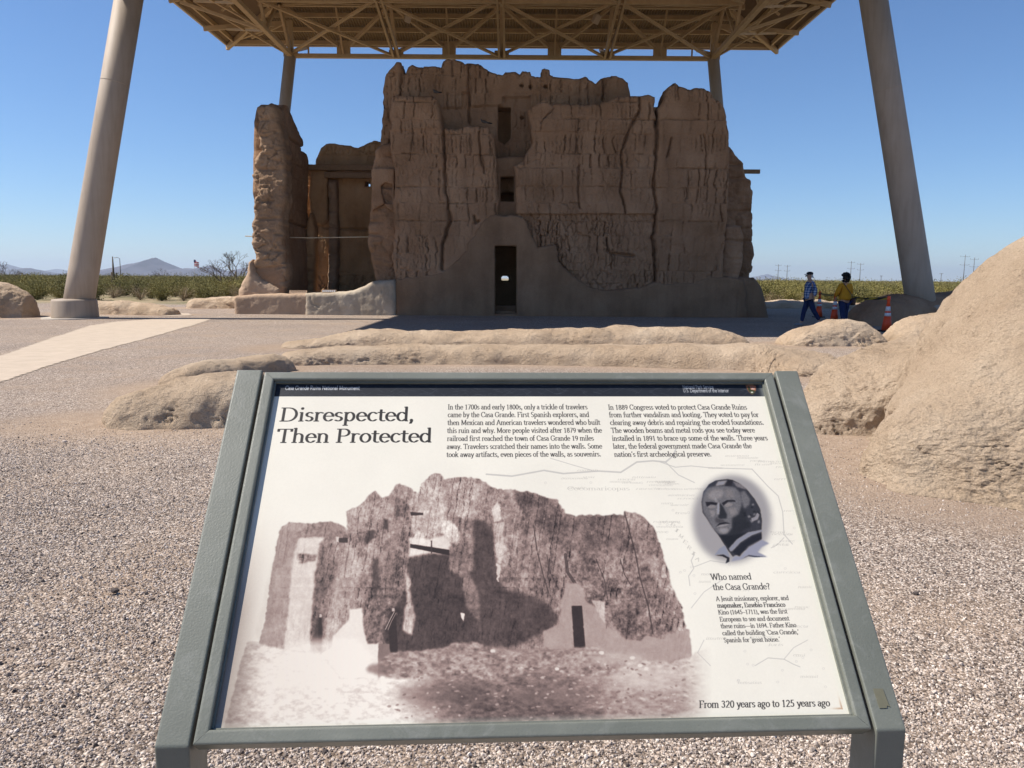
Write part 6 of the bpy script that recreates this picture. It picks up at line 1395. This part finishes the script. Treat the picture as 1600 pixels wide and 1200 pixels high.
    fill(rgb, e_([(140, 500), (230, 505), (278, 510), (275, 590), (180, 580), (150, 530)]), (.66, .42, .33), .4); fill(rgb, e_([(180, 565), (210, 545), (232, 560), (258, 560), (262, 582), (182, 582)]), (.82, .70, .66), .3); fill(rgb, e_([(170, 628), (225, 626), (222, 652), (178, 655)]), (.88, .87, .8), .3)
    # pale worn margin along the right and lower edges, stain in the lower right corner
    edge = np.minimum(.955 - u, v - .024); rgb = rgb * (1 - .4 * sstep(.010, -.002, edge)[..., None]) + .4 * sstep(.010, -.002, edge)[..., None] * np.array([.86, .88, .82])
    st_ = np.exp(-((np.minimum(np.abs(u - .948), np.abs(v - .032)) / .0014) ** 2)) * np.exp(-(np.hypot(u - .948, v - .032) / .012) ** 2) * (u < .9495) * (v > .0305); rgb = rgb * (1 - .55 * st_[..., None]) + .55 * st_[..., None] * np.array([.62, .42, .28])
    return np.clip(rgb, 0, 1)
def build_sign():
    org = Vector((.04, 1.05, 0)); E_ = empty('exhibit_sign', org, 'tilted green-grey framed exhibit panel about the ruin, standing on two posts in the foreground', 'sign')
    rgb = build_print(); img = bpy.data.images.new('panel_print', TW, TH, alpha=False)
    buf = np.ones((TH, TW, 4), np.float32); buf[..., :3] = rgb; img.pixels.foreach_set(buf.ravel()); img.update()
    V3 = lambda u, v, n=0: Vector(SP3(u, v, n)) - org
    bm = bmesh.new()
    c = [(PU0, PV0), (PU1, PV0), (PU1, PV1), (PU0, PV1)]; top = [bm.verts.new(V3(u, v, -DEP)) for u, v in c]; bot = [bm.verts.new(V3(u, v, -DEP - .008)) for u, v in c]
    f = bm.faces.new(top); uvl = bm.loops.layers.uv.new('UVMap')
    for l, q in zip(f.loops, ((0, 0), (1, 0), (1, 1), (0, 1))): l[uvl].uv = q
    bm.faces.new(bot[::-1])
    for i in range(4): bm.faces.new((top[i], bot[i], bot[(i + 1) % 4], top[(i + 1) % 4]))
    me = bpy.data.meshes.new('panel'); bm.to_mesh(me); bm.free()
    m = Mat('panel_print', .50, .22); ti = m.add('ShaderNodeTexImage'); ti.image = img; ti.interpolation = 'Cubic'
    uvn = m.add('ShaderNodeUVMap'); uvn.uv_map = 'UVMap'; m.l.new(uvn.outputs[0], ti.inputs[0]); 
    dm = m.mix(1.0, ti.outputs[0], (PAPER, PAPER, PAPER), 'MULTIPLY'); m.color(dm); m.bump([(m.noise(260, 3, .6), .0003, .35)])
    link('panel', me, m.m, E_)
    # mitred frame rails with bevelled edges
    def rail(pts_out, pts_in, name='frame_rail'):
        bm = bmesh.new(); t = [bm.verts.new(V3(*p, 0.0)) for p in (pts_out[0], pts_out[1], pts_in[1], pts_in[0])]; b = [bm.verts.new(V3(*p, -.034)) for p in (pts_out[0], pts_out[1], pts_in[1], pts_in[0])]
        bm.faces.new(t); bm.faces.new(b[::-1])
        for i in range(4): bm.faces.new((t[i], b[i], b[(i + 1) % 4], t[(i + 1) % 4]))
        long_ = [e for e in bm.edges if (e.verts[0] in t and e.verts[1] in t) and ((e.verts[0].co - e.verts[1].co).length > .1)]
        bmesh.ops.bevel(bm, geom=long_, offset=.0042, segments=4, profile=.6, affect='EDGES'); bmesh.ops.recalc_face_normals(bm, faces=bm.faces)
        me = bpy.data.meshes.new(name); bm.to_mesh(me); bm.free(); return link(name, me, M['paint'], E_)
    g = .00025; o = [(0, 0), (FW, 0), (FW, FH), (0, FH)]; i_ = [(.020, .020), (FW - .020, .020), (FW - .020, FH - .018), (.020, FH - .018)]
    def sh(p, q, s):   # shrink ends for the hairline mitre
        d = np.array(q) - np.array(p); d /= np.linalg.norm(d); return tuple(np.array(p) + d * s), tuple(np.array(q) - d * s)
    for a in range(4): rail(sh(o[a], o[(a + 1) % 4], g), sh(i_[a], i_[(a + 1) % 4], g))
    # inner lip that holds the panel
    for (a, b) in (((.020, .020), (.020, FH - .018)), ((.020, FH - .018), (FW - .020, FH - .018)), ((FW - .020, FH - .018), (FW - .020, .020)), ((FW - .020, .020), (.020, .020))):
        ctr = np.array([.49, .326]); d = np.array(b) - np.array(a); d /= np.linalg.norm(d); nn = np.array([-d[1], d[0]]); 
        if nn @ (ctr - np.array(a)) < 0: nn = -nn
        p = np.array(a) + nn * .0016; q = np.array(b) + nn * .0016; MB().bar(V3(*p, -.0095), V3(*q, -.0095), .0030, .0045, upv=tuple(S_N)).build('inner_lip', M['paint'], E_)
    # backing tray below the frame
    tray = MB(); tray.box(V3(.49, .325, -.040), (.93, .60, .010), Matrix((S_U, S_V, S_N)).transposed()); tray.build('backing', M['paint'], E_)
    # side arms and vertical legs, mitred where they meet
    for (u0, u1) in ((-.052, -.0045), (.9855, 1.031)):
        bm = bmesh.new(); th = .046
        pr = [SP3(0, -.0015, 0)[1:], SP3(0, FH + .0045, 0)[1:], SP3(0, FH + .0045, -th)[1:]]
        vs = []
        for uu in (u0, u1):
            a = SP3(uu, -.0015, 0); b = SP3(uu, FH + .0045, 0); c_ = SP3(uu, FH + .0045, -th); d = SP3(uu, .045, -th)
            vs.append([bm.verts.new(Vector(p) - org) for p in ((a[0], a[1], 0.0), a, b, c_, d, (d[0], d[1], 0.0))])
        bm.faces.new(vs[0]); bm.faces.new(vs[1][::-1])
        for i in range(6): bm.faces.new((vs[0][i], vs[0][(i + 1) % 6], vs[1][(i + 1) % 6], vs[1][i]))
        bmesh.ops.bevel(bm, geom=list(bm.edges), offset=.0036, segments=4, profile=.6, affect='EDGES'); bmesh.ops.recalc_face_normals(bm, faces=bm.faces)
        me = bpy.data.meshes.new('post'); bm.to_mesh(me); bm.free(); link('post', me, M['paint'], E_)
    # small tape remnant on the right post
    bm = bmesh.new(); pts = [(.9985, .0565), (1.0130, .0560), (1.0150, .0330), (1.0165, .0300), (1.0120, .0320), (1.0105, .0285), (.9995, .0285)]
    t = [bm.verts.new(V3(u, v, .0012)) for u, v in pts]; b = [bm.verts.new(V3(u, v, .0002)) for u, v in pts]; bm.faces.new(t); bm.faces.new(b[::-1])
    for i in range(len(pts)): bm.faces.new((t[i], b[i], b[(i + 1) % len(pts)], t[(i + 1) % len(pts)]))
    me = bpy.data.meshes.new('tape_scrap'); bm.to_mesh(me); bm.free(); o_ = link('tape_scrap', me, plain('old_tape', (.14, .135, .095), .8, .2, .1, 40), None); o_.location = org; tag(o_, 'small olive scrap of old tape stuck near the lower end of the right sign post', 'tape')
PAPER = .82
build_sign()
